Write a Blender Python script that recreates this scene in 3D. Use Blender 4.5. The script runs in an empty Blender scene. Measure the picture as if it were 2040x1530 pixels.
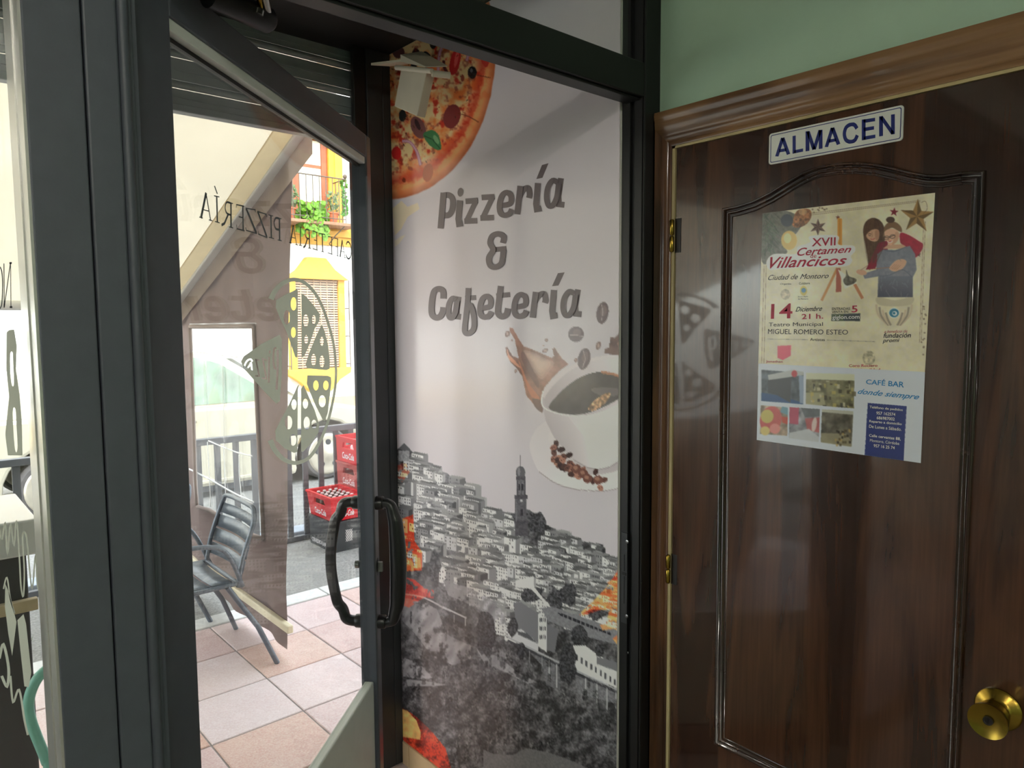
import bpy, math, random
import numpy as np
from mathutils import Vector, Matrix, noise as mnoise

# ------------------------------------------------------------------ camera, sky, sun, exposure
SC = bpy.context.scene
COL = SC.collection
FPX = 1438.33                      # focal length in pixels of the 2040x1530 frame
YAW, PIT, ROL = [math.radians(a) for a in (48.68255, 4.62885, -0.38281)]
_fo = np.array([math.cos(YAW)*math.cos(PIT), math.sin(YAW)*math.cos(PIT), -math.sin(PIT)])
_ri = np.array([math.sin(YAW), -math.cos(YAW), 0.0])
_up = np.cross(_ri, _fo)
_RI = math.cos(ROL)*_ri + math.sin(ROL)*_up
_UP = -math.sin(ROL)*_ri + math.cos(ROL)*_up
CAM = np.array([0.0, 0.0, 1.6])

cam = bpy.data.cameras.new('camera')
cam.sensor_fit = 'HORIZONTAL'
cam.sensor_width = 36.0
cam.lens = FPX*36.0/2040.0
cam.clip_start = 0.01
camo = bpy.data.objects.new('camera', cam)
COL.objects.link(camo)
camo.matrix_world = Matrix(((_RI[0], _UP[0], -_fo[0], CAM[0]), (_RI[1], _UP[1], -_fo[1], CAM[1]),
                            (_RI[2], _UP[2], -_fo[2], CAM[2]), (0, 0, 0, 1)))
SC.camera = camo

world = bpy.data.worlds.new('world')
SC.world = world
world.use_nodes = True
wn = world.node_tree
bg = wn.nodes['Background']
sky = wn.nodes.new('ShaderNodeTexSky')
sky.sky_type = 'NISHITA'
sky.sun_disc = False
sky.sun_elevation = math.radians(48)
sky.sun_rotation = math.radians(200)
hs = wn.nodes.new('ShaderNodeHueSaturation')
hs.inputs['Saturation'].default_value = 0.35
wn.links.new(sky.outputs[0], hs.inputs['Color'])
wn.links.new(hs.outputs[0], bg.inputs[0])
bg.inputs[1].default_value = 0.55

sun = bpy.data.lights.new('sun', 'SUN')
sun.energy = 1.05
sun.angle = math.radians(1.0)
sun.color = (1.0, 0.95, 0.87)
suno = bpy.data.objects.new('sun', sun)
COL.objects.link(suno)
suno.rotation_euler = Vector((0.35, 0.62, -0.70)).to_track_quat('-Z', 'Y').to_euler()

vs = SC.view_settings
vs.view_transform = 'Standard'
vs.look = 'None'
vs.gamma = 1.0
vs.use_curve_mapping = False
vs.exposure = 1.35
SC.display_settings.display_device = 'sRGB'
try:                                # light paths kept short enough for a big frame
    SC.cycles.max_bounces = 6; SC.cycles.diffuse_bounces = 3; SC.cycles.glossy_bounces = 3; SC.cycles.transparent_max_bounces = 10
    SC.cycles.caustics_reflective = False; SC.cycles.caustics_refractive = False
    SC.cycles.use_adaptive_sampling = True; SC.cycles.adaptive_threshold = 0.05
except Exception: pass

# ------------------------------------------------------------------ pixel -> point on a known plane of the place
def ray(x, y):
    return _fo + _RI*((x-1020)/FPX) + _UP*((765-y)/FPX)
def onx(x, y, X):
    d = ray(x, y); return CAM + d*((X-CAM[0])/d[0])
def ony(x, y, Y):
    d = ray(x, y); return CAM + d*((Y-CAM[1])/d[1])
def onz(x, y, Z):
    d = ray(x, y); return CAM + d*((Z-CAM[2])/d[2])
def onp(x, y, p0, n):
    d = ray(x, y); n = np.asarray(n); return CAM + d*(((np.asarray(p0)-CAM)@n)/(d@n))
def pj(P):
    v = np.asarray(P)-CAM; z = v@_fo
    return np.stack([1020+FPX*(v@_RI)/z, 765-FPX*(v@_UP)/z], -1)
def crop(x0, y0, s):
    return lambda x, y: (x0+x*s, y0+y*s)

# ------------------------------------------------------------------ materials
def lin(c):
    r = []
    for v in c[:3]:
        v = v/255.0 if max(c) > 1.0 else v
        r.append(v/12.92 if v <= 0.04045 else ((v+0.055)/1.055)**2.4)
    return (r[0], r[1], r[2], 1.0)

MATS = {}
def mat(name, col, rough=0.5, metal=0.0, var=0.06, scale=12.0, bump=0.0, bscale=None, stretch=(1, 1, 1), coat=0.0, trans=0.0, spec=0.5, col2=None):
    """Principled material whose colour and relief come from noise nodes in object space."""
    if name in MATS:
        return MATS[name]
    m = bpy.data.materials.new(name); m.use_nodes = True
    nt = m.node_tree; b = nt.nodes['Principled BSDF']
    tc = nt.nodes.new('ShaderNodeTexCoord'); mp = nt.nodes.new('ShaderNodeMapping')
    mp.inputs['Scale'].default_value = stretch
    nt.links.new(tc.outputs['Object'], mp.inputs[0])
    nz = nt.nodes.new('ShaderNodeTexNoise'); nz.inputs['Scale'].default_value = scale
    nz.inputs['Detail'].default_value = 6
    nt.links.new(mp.outputs[0], nz.inputs['Vector'])
    rp = nt.nodes.new('ShaderNodeValToRGB')
    c = lin(col)
    if col2 is None:
        a = tuple(v*(1-var*2.0) for v in c[:3])+(1,); e = tuple(min(1, v*(1+var*1.4)) for v in c[:3])+(1,)
    else:
        a = lin(col2); e = c
    rp.color_ramp.elements[0].position = 0.3; rp.color_ramp.elements[1].position = 0.7
    rp.color_ramp.elements[0].color = a; rp.color_ramp.elements[1].color = e
    nt.links.new(nz.outputs[0], rp.inputs[0]); nt.links.new(rp.outputs[0], b.inputs['Base Color'])
    b.inputs['Roughness'].default_value = rough; b.inputs['Metallic'].default_value = metal
    b.inputs['Specular IOR Level'].default_value = spec
    if coat: b.inputs['Coat Weight'].default_value = coat; b.inputs['Coat Roughness'].default_value = 0.12
    if bump:
        bp = nt.nodes.new('ShaderNodeBump'); bp.inputs['Strength'].default_value = bump; bp.inputs['Distance'].default_value = 0.004
        n2 = nt.nodes.new('ShaderNodeTexNoise'); n2.inputs['Scale'].default_value = bscale or scale*4; n2.inputs['Detail'].default_value = 5
        nt.links.new(mp.outputs[0], n2.inputs['Vector']); nt.links.new(n2.outputs[0], bp.inputs['Height'])
        nt.links.new(bp.outputs[0], b.inputs['Normal'])
    if trans:
        tr = nt.nodes.new('ShaderNodeBsdfTranslucent'); nt.links.new(rp.outputs[0], tr.inputs[0])
        mx = nt.nodes.new('ShaderNodeMixShader'); mx.inputs[0].default_value = trans
        nt.links.new(b.outputs[0], mx.inputs[1]); nt.links.new(tr.outputs[0], mx.inputs[2])
        nt.links.new(mx.outputs[0], nt.nodes['Material Output'].inputs[0])
    MATS[name] = m
    return m

def glass(name, tint=(0.95, 0.97, 0.96), haze=0.0, rough=0.0):
    if name in MATS: return MATS[name]
    m = bpy.data.materials.new(name); m.use_nodes = True
    nt = m.node_tree; nt.nodes.clear()
    out = nt.nodes.new('ShaderNodeOutputMaterial')
    t = nt.nodes.new('ShaderNodeBsdfTransparent'); t.inputs[0].default_value = (*tint, 1)
    g = nt.nodes.new('ShaderNodeBsdfGlossy'); g.inputs['Roughness'].default_value = rough
    fr = nt.nodes.new('ShaderNodeFresnel'); ge = nt.nodes.new('ShaderNodeNewGeometry')
    io = nt.nodes.new('ShaderNodeMapRange'); io.inputs[3].default_value = 1.42; io.inputs[4].default_value = 1/1.42   # same thin sheet from both sides
    nt.links.new(ge.outputs['Backfacing'], io.inputs[0]); nt.links.new(io.outputs[0], fr.inputs[0])
    mx = nt.nodes.new('ShaderNodeMixShader')
    nt.links.new(fr.outputs[0], mx.inputs[0]); nt.links.new(t.outputs[0], mx.inputs[1]); nt.links.new(g.outputs[0], mx.inputs[2])
    last = mx
    if haze:
        d = nt.nodes.new('ShaderNodeBsdfDiffuse'); d.inputs[0].default_value = (0.9, 0.92, 0.92, 1)
        tl = nt.nodes.new('ShaderNodeBsdfTranslucent'); tl.inputs[0].default_value = (0.9, 0.92, 0.92, 1)
        m2 = nt.nodes.new('ShaderNodeMixShader'); m2.inputs[0].default_value = 0.6
        nt.links.new(d.outputs[0], m2.inputs[1]); nt.links.new(tl.outputs[0], m2.inputs[2])
        tc = nt.nodes.new('ShaderNodeTexCoord'); nz = nt.nodes.new('ShaderNodeTexNoise'); nz.inputs['Scale'].default_value = 5
        mr = nt.nodes.new('ShaderNodeMapRange'); mr.inputs[3].default_value = haze*0.5; mr.inputs[4].default_value = haze*1.6
        nt.links.new(tc.outputs['Object'], nz.inputs['Vector']); nt.links.new(nz.outputs[0], mr.inputs[0])
        m3 = nt.nodes.new('ShaderNodeMixShader')
        nt.links.new(mr.outputs[0], m3.inputs[0]); nt.links.new(mx.outputs[0], m3.inputs[1]); nt.links.new(m2.outputs[0], m3.inputs[2])
        last = m3
    nt.links.new(last.outputs[0], out.inputs[0])
    MATS[name] = m
    return m

def wood(name, dark, mid, light, axis, rough=0.3, coat=0.4, scale=1.0):
    """varnished wood: long figure and fine pores stretched along one axis."""
    if name in MATS: return MATS[name]
    m = bpy.data.materials.new(name); m.use_nodes = True
    nt = m.node_tree; b = nt.nodes['Principled BSDF']
    tc = nt.nodes.new('ShaderNodeTexCoord')
    def mapped(st):
        mp = nt.nodes.new('ShaderNodeMapping'); mp.inputs['Scale'].default_value = st
        nt.links.new(tc.outputs['Object'], mp.inputs[0]); return mp
    st = [9*scale]*3; st[axis] = 1.1*scale
    fine = [160*scale]*3; fine[axis] = 5*scale
    n1 = nt.nodes.new('ShaderNodeTexNoise'); n1.inputs['Scale'].default_value = 1.0; n1.inputs['Detail'].default_value = 5
    n1.inputs['Distortion'].default_value = 0.6
    nt.links.new(mapped(st).outputs[0], n1.inputs['Vector'])
    # growth figure: bands of the broad noise
    mul = nt.nodes.new('ShaderNodeMath'); mul.operation = 'MULTIPLY'; mul.inputs[1].default_value = 26
    nt.links.new(n1.outputs[0], mul.inputs[0])
    sn = nt.nodes.new('ShaderNodeMath'); sn.operation = 'SINE'; nt.links.new(mul.outputs[0], sn.inputs[0])
    n2 = nt.nodes.new('ShaderNodeTexNoise'); n2.inputs['Scale'].default_value = 1.0; n2.inputs['Detail'].default_value = 3
    nt.links.new(mapped(fine).outputs[0], n2.inputs['Vector'])
    a1 = nt.nodes.new('ShaderNodeMath'); a1.operation = 'MULTIPLY_ADD'; a1.inputs[1].default_value = 0.10
    nt.links.new(sn.outputs[0], a1.inputs[0]); nt.links.new(n1.outputs[0], a1.inputs[2])
    a2 = nt.nodes.new('ShaderNodeMath'); a2.operation = 'MULTIPLY_ADD'; a2.inputs[1].default_value = 0.28
    nt.links.new(n2.outputs[0], a2.inputs[0]); nt.links.new(a1.outputs[0], a2.inputs[2])
    rp = nt.nodes.new('ShaderNodeValToRGB')
    e = rp.color_ramp.elements
    e[0].position = 0.38; e[0].color = lin(dark); e[1].position = 0.95; e[1].color = lin(light)
    k = e.new(0.65); k.color = lin(mid)
    nt.links.new(a2.outputs[0], rp.inputs[0]); nt.links.new(rp.outputs[0], b.inputs['Base Color'])
    n3 = nt.nodes.new('ShaderNodeTexNoise'); n3.inputs['Scale'].default_value = 7; n3.inputs['Detail'].default_value = 8
    nt.links.new(tc.outputs['Object'], n3.inputs['Vector'])
    mr = nt.nodes.new('ShaderNodeMapRange'); mr.inputs[3].default_value = rough*0.75; mr.inputs[4].default_value = rough*1.35
    nt.links.new(n3.outputs[0], mr.inputs[0]); nt.links.new(mr.outputs[0], b.inputs['Roughness'])
    b.inputs['Coat Weight'].default_value = coat; b.inputs['Coat Roughness'].default_value = 0.05
    bp = nt.nodes.new('ShaderNodeBump'); bp.inputs['Strength'].default_value = 0.08; bp.inputs['Distance'].default_value = 0.002
    nt.links.new(n2.outputs[0], bp.inputs['Height']); nt.links.new(bp.outputs[0], b.inputs['Normal'])
    MATS[name] = m
    return m

def printmat(name, rough=0.35, spec=0.5):
    """ink on film or paper: the colours of the print are stored on the mesh."""
    if name in MATS: return MATS[name]
    m = bpy.data.materials.new(name); m.use_nodes = True
    nt = m.node_tree; b = nt.nodes['Principled BSDF']
    at = nt.nodes.new('ShaderNodeVertexColor'); at.layer_name = 'ink'
    nz = nt.nodes.new('ShaderNodeTexNoise'); nz.inputs['Scale'].default_value = 900
    tc = nt.nodes.new('ShaderNodeTexCoord'); nt.links.new(tc.outputs['Object'], nz.inputs['Vector'])
    mx = nt.nodes.new('ShaderNodeMixRGB'); mx.blend_type = 'OVERLAY'; mx.inputs[0].default_value = 0.05
    nt.links.new(at.outputs[0], mx.inputs[1]); nt.links.new(nz.outputs[0], mx.inputs[2])
    nt.links.new(mx.outputs[0], b.inputs['Base Color'])
    b.inputs['Roughness'].default_value = rough; b.inputs['Specular IOR Level'].default_value = spec
    MATS[name] = m
    return m

# ------------------------------------------------------------------ mesh helpers
class MB:
    def __init__(s): s.v = []; s.f = []
    def add(s, vs, fs):
        o = len(s.v); s.v += [tuple(map(float, p)) for p in vs]; s.f += [tuple(i+o for i in f) for f in fs]; return s
    def box(s, x0, x1, y0, y1, z0, z1):
        return s.add([(x, y, z) for z in (z0, z1) for y in (y0, y1) for x in (x0, x1)],
                     [(0, 2, 3, 1), (4, 5, 7, 6), (0, 1, 5, 4), (2, 6, 7, 3), (0, 4, 6, 2), (1, 3, 7, 5)])
    def obox(s, o, a, b, c):
        """box from corner o along vectors a, b, c."""
        o, a, b, c = [np.asarray(q, float) for q in (o, a, b, c)]
        return s.add([o+i*a+j*b+k*c for k in (0, 1) for j in (0, 1) for i in (0, 1)],
                     [(0, 2, 3, 1), (4, 5, 7, 6), (0, 1, 5, 4), (2, 6, 7, 3), (0, 4, 6, 2), (1, 3, 7, 5)])
    def poly(s, pts): return s.add(pts, [tuple(range(len(pts)))])
    def prism(s, pts, vec):
        n = len(pts); vec = np.asarray(vec, float); P = [np.asarray(p, float) for p in pts]
        return s.add(P+[p+vec for p in P], [tuple(range(n))[::-1], tuple(range(n, 2*n))] +
                     [(i, (i+1) % n, n+(i+1) % n, n+i) for i in range(n)])
    def tube(s, path, r, n=10, closed=False, cap=True, flat=1.0, ref=None):
        P = [np.asarray(p, float) for p in path]; m = len(P)
        R = r if hasattr(r, '__len__') else [r]*m
        prev = None; rings = []
        for i in range(m):
            if closed: t = P[(i+1) % m]-P[i-1]
            else: t = P[min(i+1, m-1)]-P[max(i-1, 0)]
            t = t/(np.linalg.norm(t)+1e-12)
            if prev is None:
                u = np.asarray(ref, float) if ref is not None else (np.array([0, 0, 1.0]) if abs(t[2]) < 0.9 else np.array([1.0, 0, 0]))
            else: u = prev
            u = u-t*(u@t); u = u/(np.linalg.norm(u)+1e-12); prev = u; w = np.cross(t, u)
            rings.append([P[i]+R[i]*(math.cos(2*math.pi*k/n)*u*flat+math.sin(2*math.pi*k/n)*w) for k in range(n)])
        vs = [p for q in rings for p in q]; fs = []
        for i in range(m if closed else m-1):
            j = (i+1) % m
            fs += [(i*n+k, i*n+(k+1) % n, j*n+(k+1) % n, j*n+k) for k in range(n)]
        if not closed and cap: fs += [tuple(range(n))[::-1], tuple((m-1)*n+k for k in range(n))]
        return s.add(vs, fs)
    def lathe(s, prof, o, axis, n=28):
        """prof: (distance along axis, radius)"""
        o = np.asarray(o, float); ax = np.asarray(axis, float); ax = ax/np.linalg.norm(ax)
        u = np.cross(ax, [0, 0, 1.0] if abs(ax[2]) < 0.9 else [1.0, 0, 0]); u /= np.linalg.norm(u); w = np.cross(ax, u)
        vs = [o+ax*h+r*(math.cos(2*math.pi*k/n)*u+math.sin(2*math.pi*k/n)*w) for h, r in prof for k in range(n)]
        fs = [(i*n+k, i*n+(k+1) % n, (i+1)*n+(k+1) % n, (i+1)*n+k) for i in range(len(prof)-1) for k in range(n)]
        fs += [tuple(range(n))[::-1], tuple((len(prof)-1)*n+k for k in range(n))]
        return s.add(vs, fs)
    def grid(s, P):
        """P: rows x cols x 3"""
        P = np.asarray(P, float); a, b = P.shape[:2]
        return s.add(P.reshape(-1, 3), [(i*b+j, i*b+j+1, (i+1)*b+j+1, (i+1)*b+j) for i in range(a-1) for j in range(b-1)])
    def ball(s, c, r, n=8, m=6, sc=(1, 1, 1)):
        c = np.asarray(c, float); vs = []
        for i in range(m+1):
            th = math.pi*i/m
            for k in range(n):
                ph = 2*math.pi*k/n
                vs.append(c+np.array([math.sin(th)*math.cos(ph)*sc[0], math.sin(th)*math.sin(ph)*sc[1], math.cos(th)*sc[2]])*r)
        return s.add(vs, [(i*n+k, (i+1)*n+k, (i+1)*n+(k+1) % n, i*n+(k+1) % n) for i in range(m) for k in range(n)])

def worigin(p):
    o = np.zeros(3)
    while p is not None:
        o += np.array(p.location); p = p.parent
    return o

def link(name, me, m, parent=None, smooth=False, bevel=0.0):
    o = bpy.data.objects.new(name, me)
    COL.objects.link(o)
    if m is not None: me.materials.append(m)
    if parent is not None: o.parent = parent
    if smooth:
        me.polygons.foreach_set('use_smooth', [True]*len(me.polygons))
        if smooth != 'all':
            try: me.set_sharp_from_angle(angle=math.radians(40))
            except Exception: pass
    if bevel:
        b = o.modifiers.new('bevel', 'BEVEL'); b.width = bevel; b.segments = 2; b.limit_method = 'ANGLE'; b.angle_limit = math.radians(50)
    return o

def build(mb, name, m, parent=None, smooth=False, bevel=0.0, fix=True):
    off = worigin(parent)
    me = bpy.data.meshes.new(name)
    me.from_pydata([(p[0]-off[0], p[1]-off[1], p[2]-off[2]) for p in mb.v], [], mb.f)
    if fix:
        import bmesh
        bm = bmesh.new(); bm.from_mesh(me); bmesh.ops.recalc_face_normals(bm, faces=bm.faces); bm.to_mesh(me); bm.free()
    me.update()
    return link(name, me, m, parent, smooth, bevel)

def tag(o, label=None, cat=None, group=None, kind=None):
    if label: o['label'] = label
    if cat: o['category'] = cat
    if group: o['group'] = group
    if kind: o['kind'] = kind
    return o

def thing(name, loc, label, cat, group=None, kind=None):
    o = bpy.data.objects.new(name, None); COL.objects.link(o)
    o.location = tuple(map(float, loc)); o.empty_display_size = 0.05
    return tag(o, label, cat, group, kind)

def copy_tree(o, parent=None):
    c = o.copy(); COL.objects.link(c)
    if parent is not None: c.parent = parent
    for ch in list(o.children): copy_tree(ch, c)
    return c

# --- text as flat mesh in a unit box, mirrored or sheared if wanted, laid on any planar quad
_txt = {}
def text_mesh(s, bold=0.0, shear=0.0, spacing=1.0):
    k = (s, bold, shear, spacing)
    if k in _txt: return _txt[k]
    cu = bpy.data.curves.new('t', 'FONT'); cu.body = s; cu.offset = bold; cu.shear = shear; cu.space_character = spacing
    cu.resolution_u = 3; cu.fill_mode = 'FRONT'
    ob = bpy.data.objects.new('t', cu); COL.objects.link(ob)
    dg = bpy.context.evaluated_depsgraph_get()
    me = bpy.data.meshes.new_from_object(ob.evaluated_get(dg))
    V = np.array([v.co[:2] for v in me.vertices]); Fc = [tuple(p.vertices) for p in me.polygons]
    bpy.data.objects.remove(ob); bpy.data.curves.remove(cu); bpy.data.meshes.remove(me)
    lo, hi = V.min(0), V.max(0)
    asp = (hi-lo)[0]/(hi-lo)[1]
    V = (V-lo)/(hi-lo)
    _txt[k] = (V, Fc, asp)
    return _txt[k]

def text_quad(mb, s, bl, br, tr, tl, bold=0.0, shear=0.0, spacing=1.0, mirror=False):
    """lay the word s on the planar quad bl, br, tr, tl (3D points)."""
    V, Fc, _ = text_mesh(s, bold, shear, spacing)
    bl, br, tr, tl = [np.asarray(q, float) for q in (bl, br, tr, tl)]
    u = V[:, :1]; w = V[:, 1:]
    if mirror: u = 1-u
    P = (1-u)*(1-w)*bl+u*(1-w)*br+u*w*tr+(1-u)*w*tl
    mb.add(list(P), Fc)
    return mb

def stroke2(pts, w, close=False, cap=True):
    """thick polyline in 2D -> list of quads / fans (2D polygons)."""
    P = [np.asarray(p, float) for p in pts]; n = len(P); out = []
    W = w if hasattr(w, '__len__') else [w]*n
    L = []; R = []
    for i in range(n):
        a = P[i-1] if (i > 0 or close) else None; b = P[(i+1) % n] if (i < n-1 or close) else None
        d1 = (P[i]-a) if a is not None else (b-P[i]); d2 = (b-P[i]) if b is not None else d1
        d1 = d1/(np.linalg.norm(d1)+1e-9); d2 = d2/(np.linalg.norm(d2)+1e-9)
        t = d1+d2; t = t/(np.linalg.norm(t)+1e-9); nn = np.array([-t[1], t[0]])
        c = max(0.5, nn@np.array([-d1[1], d1[0]])); h = W[i]/2/c
        L.append(P[i]+nn*h); R.append(P[i]-nn*h)
    for i in range(n if close else n-1):
        j = (i+1) % n
        out.append([L[i], L[j], R[j], R[i]])
    return out
def bez(p0, p1, p2, p3, n=10):
    p0, p1, p2, p3 = [np.asarray(p, float) for p in (p0, p1, p2, p3)]
    return [(1-t)**3*p0+3*(1-t)**2*t*p1+3*(1-t)*t*t*p2+t**3*p3 for t in np.linspace(0, 1, n)]
def crv(pts, n=6, closed=False):
    """Catmull-Rom through points (any dimension)."""
    P = [np.asarray(p, float) for p in pts]; m = len(P); out = []
    for i in range(m if closed else m-1):
        if closed: a, b, c, d = P[i-1], P[i], P[(i+1) % m], P[(i+2) % m]
        else: a, b, c, d = P[max(i-1, 0)], P[i], P[i+1], P[min(i+2, m-1)]
        for t in np.linspace(0, 1, n, endpoint=False):
            out.append(0.5*((2*b)+(c-a)*t+(2*a-5*b+4*c-d)*t*t+(3*b-a-3*c+d)*t**3))
    if not closed: out.append(P[-1])
    return out
def ell(cx, cy, rx, ry, rot=0.0, n=24):
    c, s = math.cos(rot), math.sin(rot)
    return [(cx+rx*math.cos(t)*c-ry*math.sin(t)*s, cy+rx*math.cos(t)*s+ry*math.sin(t)*c) for t in np.linspace(0, 2*math.pi, n, endpoint=False)]
# ------------------------------------------------------------------ the place: key planes (metres)
XW = 1.47        # face of the inner right wall and its wooden door
YF = 1.12        # inner face of the aluminium front
XM = 1.405       # face of the entry's side wall that carries the mural
GZ = -0.04       # pavement outside
RZ = -0.06       # road
YS = 2.30        # plane of the roller shutter
M_green = mat('green_paint', (186, 216, 190), 0.75, var=0.03, scale=3, bump=0.25, bscale=40)
M_floor = mat('terrazzo', (150, 140, 128), 0.35, var=0.12, scale=60)
M_ceil = mat('ceiling_paint', (205, 205, 198), 0.85, var=0.02)
M_alu = mat('anthracite_aluminium', (84, 89, 99), 0.5, metal=0.0, var=0.03, scale=30, bump=0.03, bscale=300, spec=0.6)
M_black = mat('black_profile', (16, 16, 17), 0.45, var=0.03, scale=30)
M_blackceil = mat('black_ceiling_paint', (20, 21, 21), 0.6, var=0.05)
M_plaster = mat('white_plaster', (240, 238, 230), 0.85, var=0.02, scale=4, bump=0.1)
M_glass = glass('clear_glass')
M_chrome = mat('worn_chrome', (190, 190, 185), 0.25, metal=1.0, var=0.03)
M_skirt = mat('beige_skirting_tile', (205, 180, 140), 0.4, var=0.06, scale=8)
M_dw = wood('dark_varnished_door', (42, 25, 17), (70, 43, 29), (98, 63, 42), 2, rough=0.22, coat=0.8)
M_cas = wood('brown_casing_upright', (52, 30, 18), (92, 58, 34), (126, 84, 52), 2, rough=0.3, coat=0.4)
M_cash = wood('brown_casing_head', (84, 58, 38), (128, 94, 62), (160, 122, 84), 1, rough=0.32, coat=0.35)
M_cream = mat('cream_edge_strip', (196, 178, 130), 0.5, var=0.08, scale=10, stretch=(1, 1, 0.2))
M_brass = mat('aged_brass', (176, 146, 62), 0.26, metal=1.0, var=0.12, scale=20)
M_darkbrass = mat('dark_hinge_leaf', (30, 22, 18), 0.5, var=0.1)
M_steel = mat('steel', (150, 150, 150), 0.3, metal=1.0)

def struct(mb, name, m, label, cat='wall', **k):
    return tag(build(mb, name, m, **k), label, cat, kind='structure')

# --- inner room
struct(MB().box(-4, 1.62, -4, YF+0.1, -0.25, 0.0), 'floor', M_floor, 'grey terrazzo floor inside the bar', 'floor')
struct(MB().box(-4, 1.62, -4, YF, 2.75, 2.9), 'ceiling', M_ceil, 'pale painted ceiling inside the bar', 'ceiling')
w = MB()
w.box(XW+0.002, XW+0.15, -4, 0.30, 0, 2.75); w.box(XW+0.002, XW+0.15, 1.082, YF+0.06, 0, 2.75); w.box(XW+0.002, XW+0.15, 0.30, 1.082, 2.035, 2.75)
w.box(XW+0.10, XW+0.15, 0.30, 1.082, 0, 2.035)
struct(w, 'wall_right', M_green, 'pale green painted wall above the wooden door')
struct(MB().box(-4, 1.62, -4.15, -4, 0, 2.75), 'wall_back', M_green, 'pale green wall behind the viewer')
struct(MB().box(-4.15, -4, -4.15, YF+0.06, 0, 2.75), 'wall_left', M_green, 'pale green wall on the far left of the room')

# --- entry recess and the house above it
e = MB(); e.box(XM, 5.2, YF+0.066, 2.36, GZ-0.2, 2.545)
struct(e, 'wall_entry', M_plaster, 'side wall of the entry that carries the mural')
u = MB(); u.box(-6, 5.2, YF+0.001, 2.36, 2.552, 6.6); u.box(-6, -3.2, YF+0.07, 2.36, GZ-0.2, 2.552)
struct(u, 'wall_upper', M_plaster, 'white house wall above the entry', 'wall')
struct(MB().box(-3.2, XM, YF+0.072, 2.40, 2.546, 2.5515), 'ceiling_entry', M_blackceil, 'black ceiling of the entry in front of the shutter', 'ceiling')
bb = thing('baseboard_entry', (XM, 1.3, GZ), 'beige tile skirting under the mural', 'skirting', kind='structure')
y = 1.225
k = 0
tile_me = None
while y < 2.22:
    y1 = min(y+0.24, 2.228)
    build(MB().box(XM-0.008, XM+0.002, y+0.0015, y1-0.0015, GZ, 0.046), 'tile', M_skirt, bb, bevel=0.001); y = y1
build(MB().box(XM-0.005, XM+0.002, 1.225, 2.228, GZ, 0.044), 'grout', M_plaster, bb)

# ------------------------------------------------------------------ aluminium front
fr = thing('trim_1', (0.3, YF, 0), 'anthracite aluminium door frame with transom bar', 'door frame', kind='structure')
# left post: fixed light frame, mullion, ridge, closing jamb; stepped like the extrusions it is made of
p = MB(); p.box(0.162, 0.2285, YF, 1.262, GZ, 2.546); build(p, 'window_post', M_alu, fr, bevel=0.002)
p = MB(); p.box(0.2305, 0.272, YF-0.001, 1.23, GZ, 2.546); build(p, 'mullion', M_alu, fr, bevel=0.003)
p = MB(); p.tube([(0.2795, YF+0.004, GZ), (0.2795, YF+0.004, 2.546)], 0.0075, 12); p.box(0.272, 0.287, YF+0.004, 1.20, GZ, 2.546)
build(p, 'jamb_ridge', M_alu, fr, smooth=True)
p = MB(); p.box(0.287, 0.302, YF+0.022, 1.165, GZ, 2.546); p.box(0.287, 0.294, YF+0.014, 1.165, GZ, 2.546)
build(p, 'hinge_jamb', M_alu, fr, bevel=0.001)
# right jamb with rebate steps
p = MB(); p.box(1.416, XW+0.003, YF, 1.186, GZ, 2.546); p.box(1.412, 1.418, YF+0.006, 1.15, GZ, 2.546); p.box(1.408, 1.418, YF+0.040, 1.186, GZ, 2.546)
p.tube([(1.415, YF+0.001, 0), (1.415, YF+0.001, 2.54)], 0.003, 8)
build(p, 'lock_jamb', M_black, fr, bevel=0.0015)
# transom bar
p = MB(); p.box(0.287, 1.42, YF+0.001, 1.185, 2.143, 2.222); p.box(0.30, 1.41, YF+0.012, 1.175, 2.137, 2.144); p.box(0.302, 1.41, YF+0.02, 1.17, 2.222, 2.228)
build(p, 'transom_bar', M_black, fr, bevel=0.002)
p = MB(); p.box(0.287, 1.42, YF, 1.186, 2.505, 2.546); build(p, 'head_bar', M_black, fr, bevel=0.002)
# strike plate and screws on the jamb
sp = MB()
z0, z1 = onx(1243, 1240, 1.408)[2], onx(1243, 1060, 1.408)[2]
sp.box(1.4045, 1.4085, YF+0.038, 1.178, z0, z1)
spo = build(sp, 'strike_plate', mat('strike_plate', (70, 72, 74), 0.4, metal=0.6), fr, bevel=0.0008)
q = MB()
L = z1-z0
for a, b in ((0.22, 0.52), (0.58, 0.76)):
    q.box(1.4035, 1.4055, YF+0.046, 1.168, z0+L*a, z0+L*b)
q.box(1.4035, 1.4055, YF+0.054, 1.160, z0+L*0.535, z0+L*0.565)
build(q, 'slot', M_black, spo)
for a in (0.09, 0.91):
    build(MB().lathe([(0, 0.005), (0.0012, 0.0045), (0.002, 0.002)], (1.4045, 1.158, z0+L*a), (-1, 0, 0), 14), 'screw', M_steel, spo, smooth=True)
for py in (213, 567, 945, 1300):
    c = onx(1250, py, 1.412)
    build(MB().lathe([(0, 0.004), (0.0012, 0.0034), (0.0018, 0.0015)], (1.412, c[1], c[2]), (-1, 0, 0), 12), 'screw', M_steel, fr, smooth=True)
# threshold
struct(MB().box(0.29, 1.41, 1.10, 1.24, GZ-0.1, 0.003), 'trim_2', mat('threshold_stone', (170, 168, 160), 0.4, var=0.08), 'stone threshold under the entrance door', 'threshold')
# transom light
wn1 = thing('window_1', (0.85, 1.15, 2.222), 'fixed glass light above the transom bar', 'window', kind='structure')
build(MB().box(0.29, 1.415, 1.146, 1.152, 2.226, 2.507), 'glass_pane', M_glass, wn1)
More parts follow.
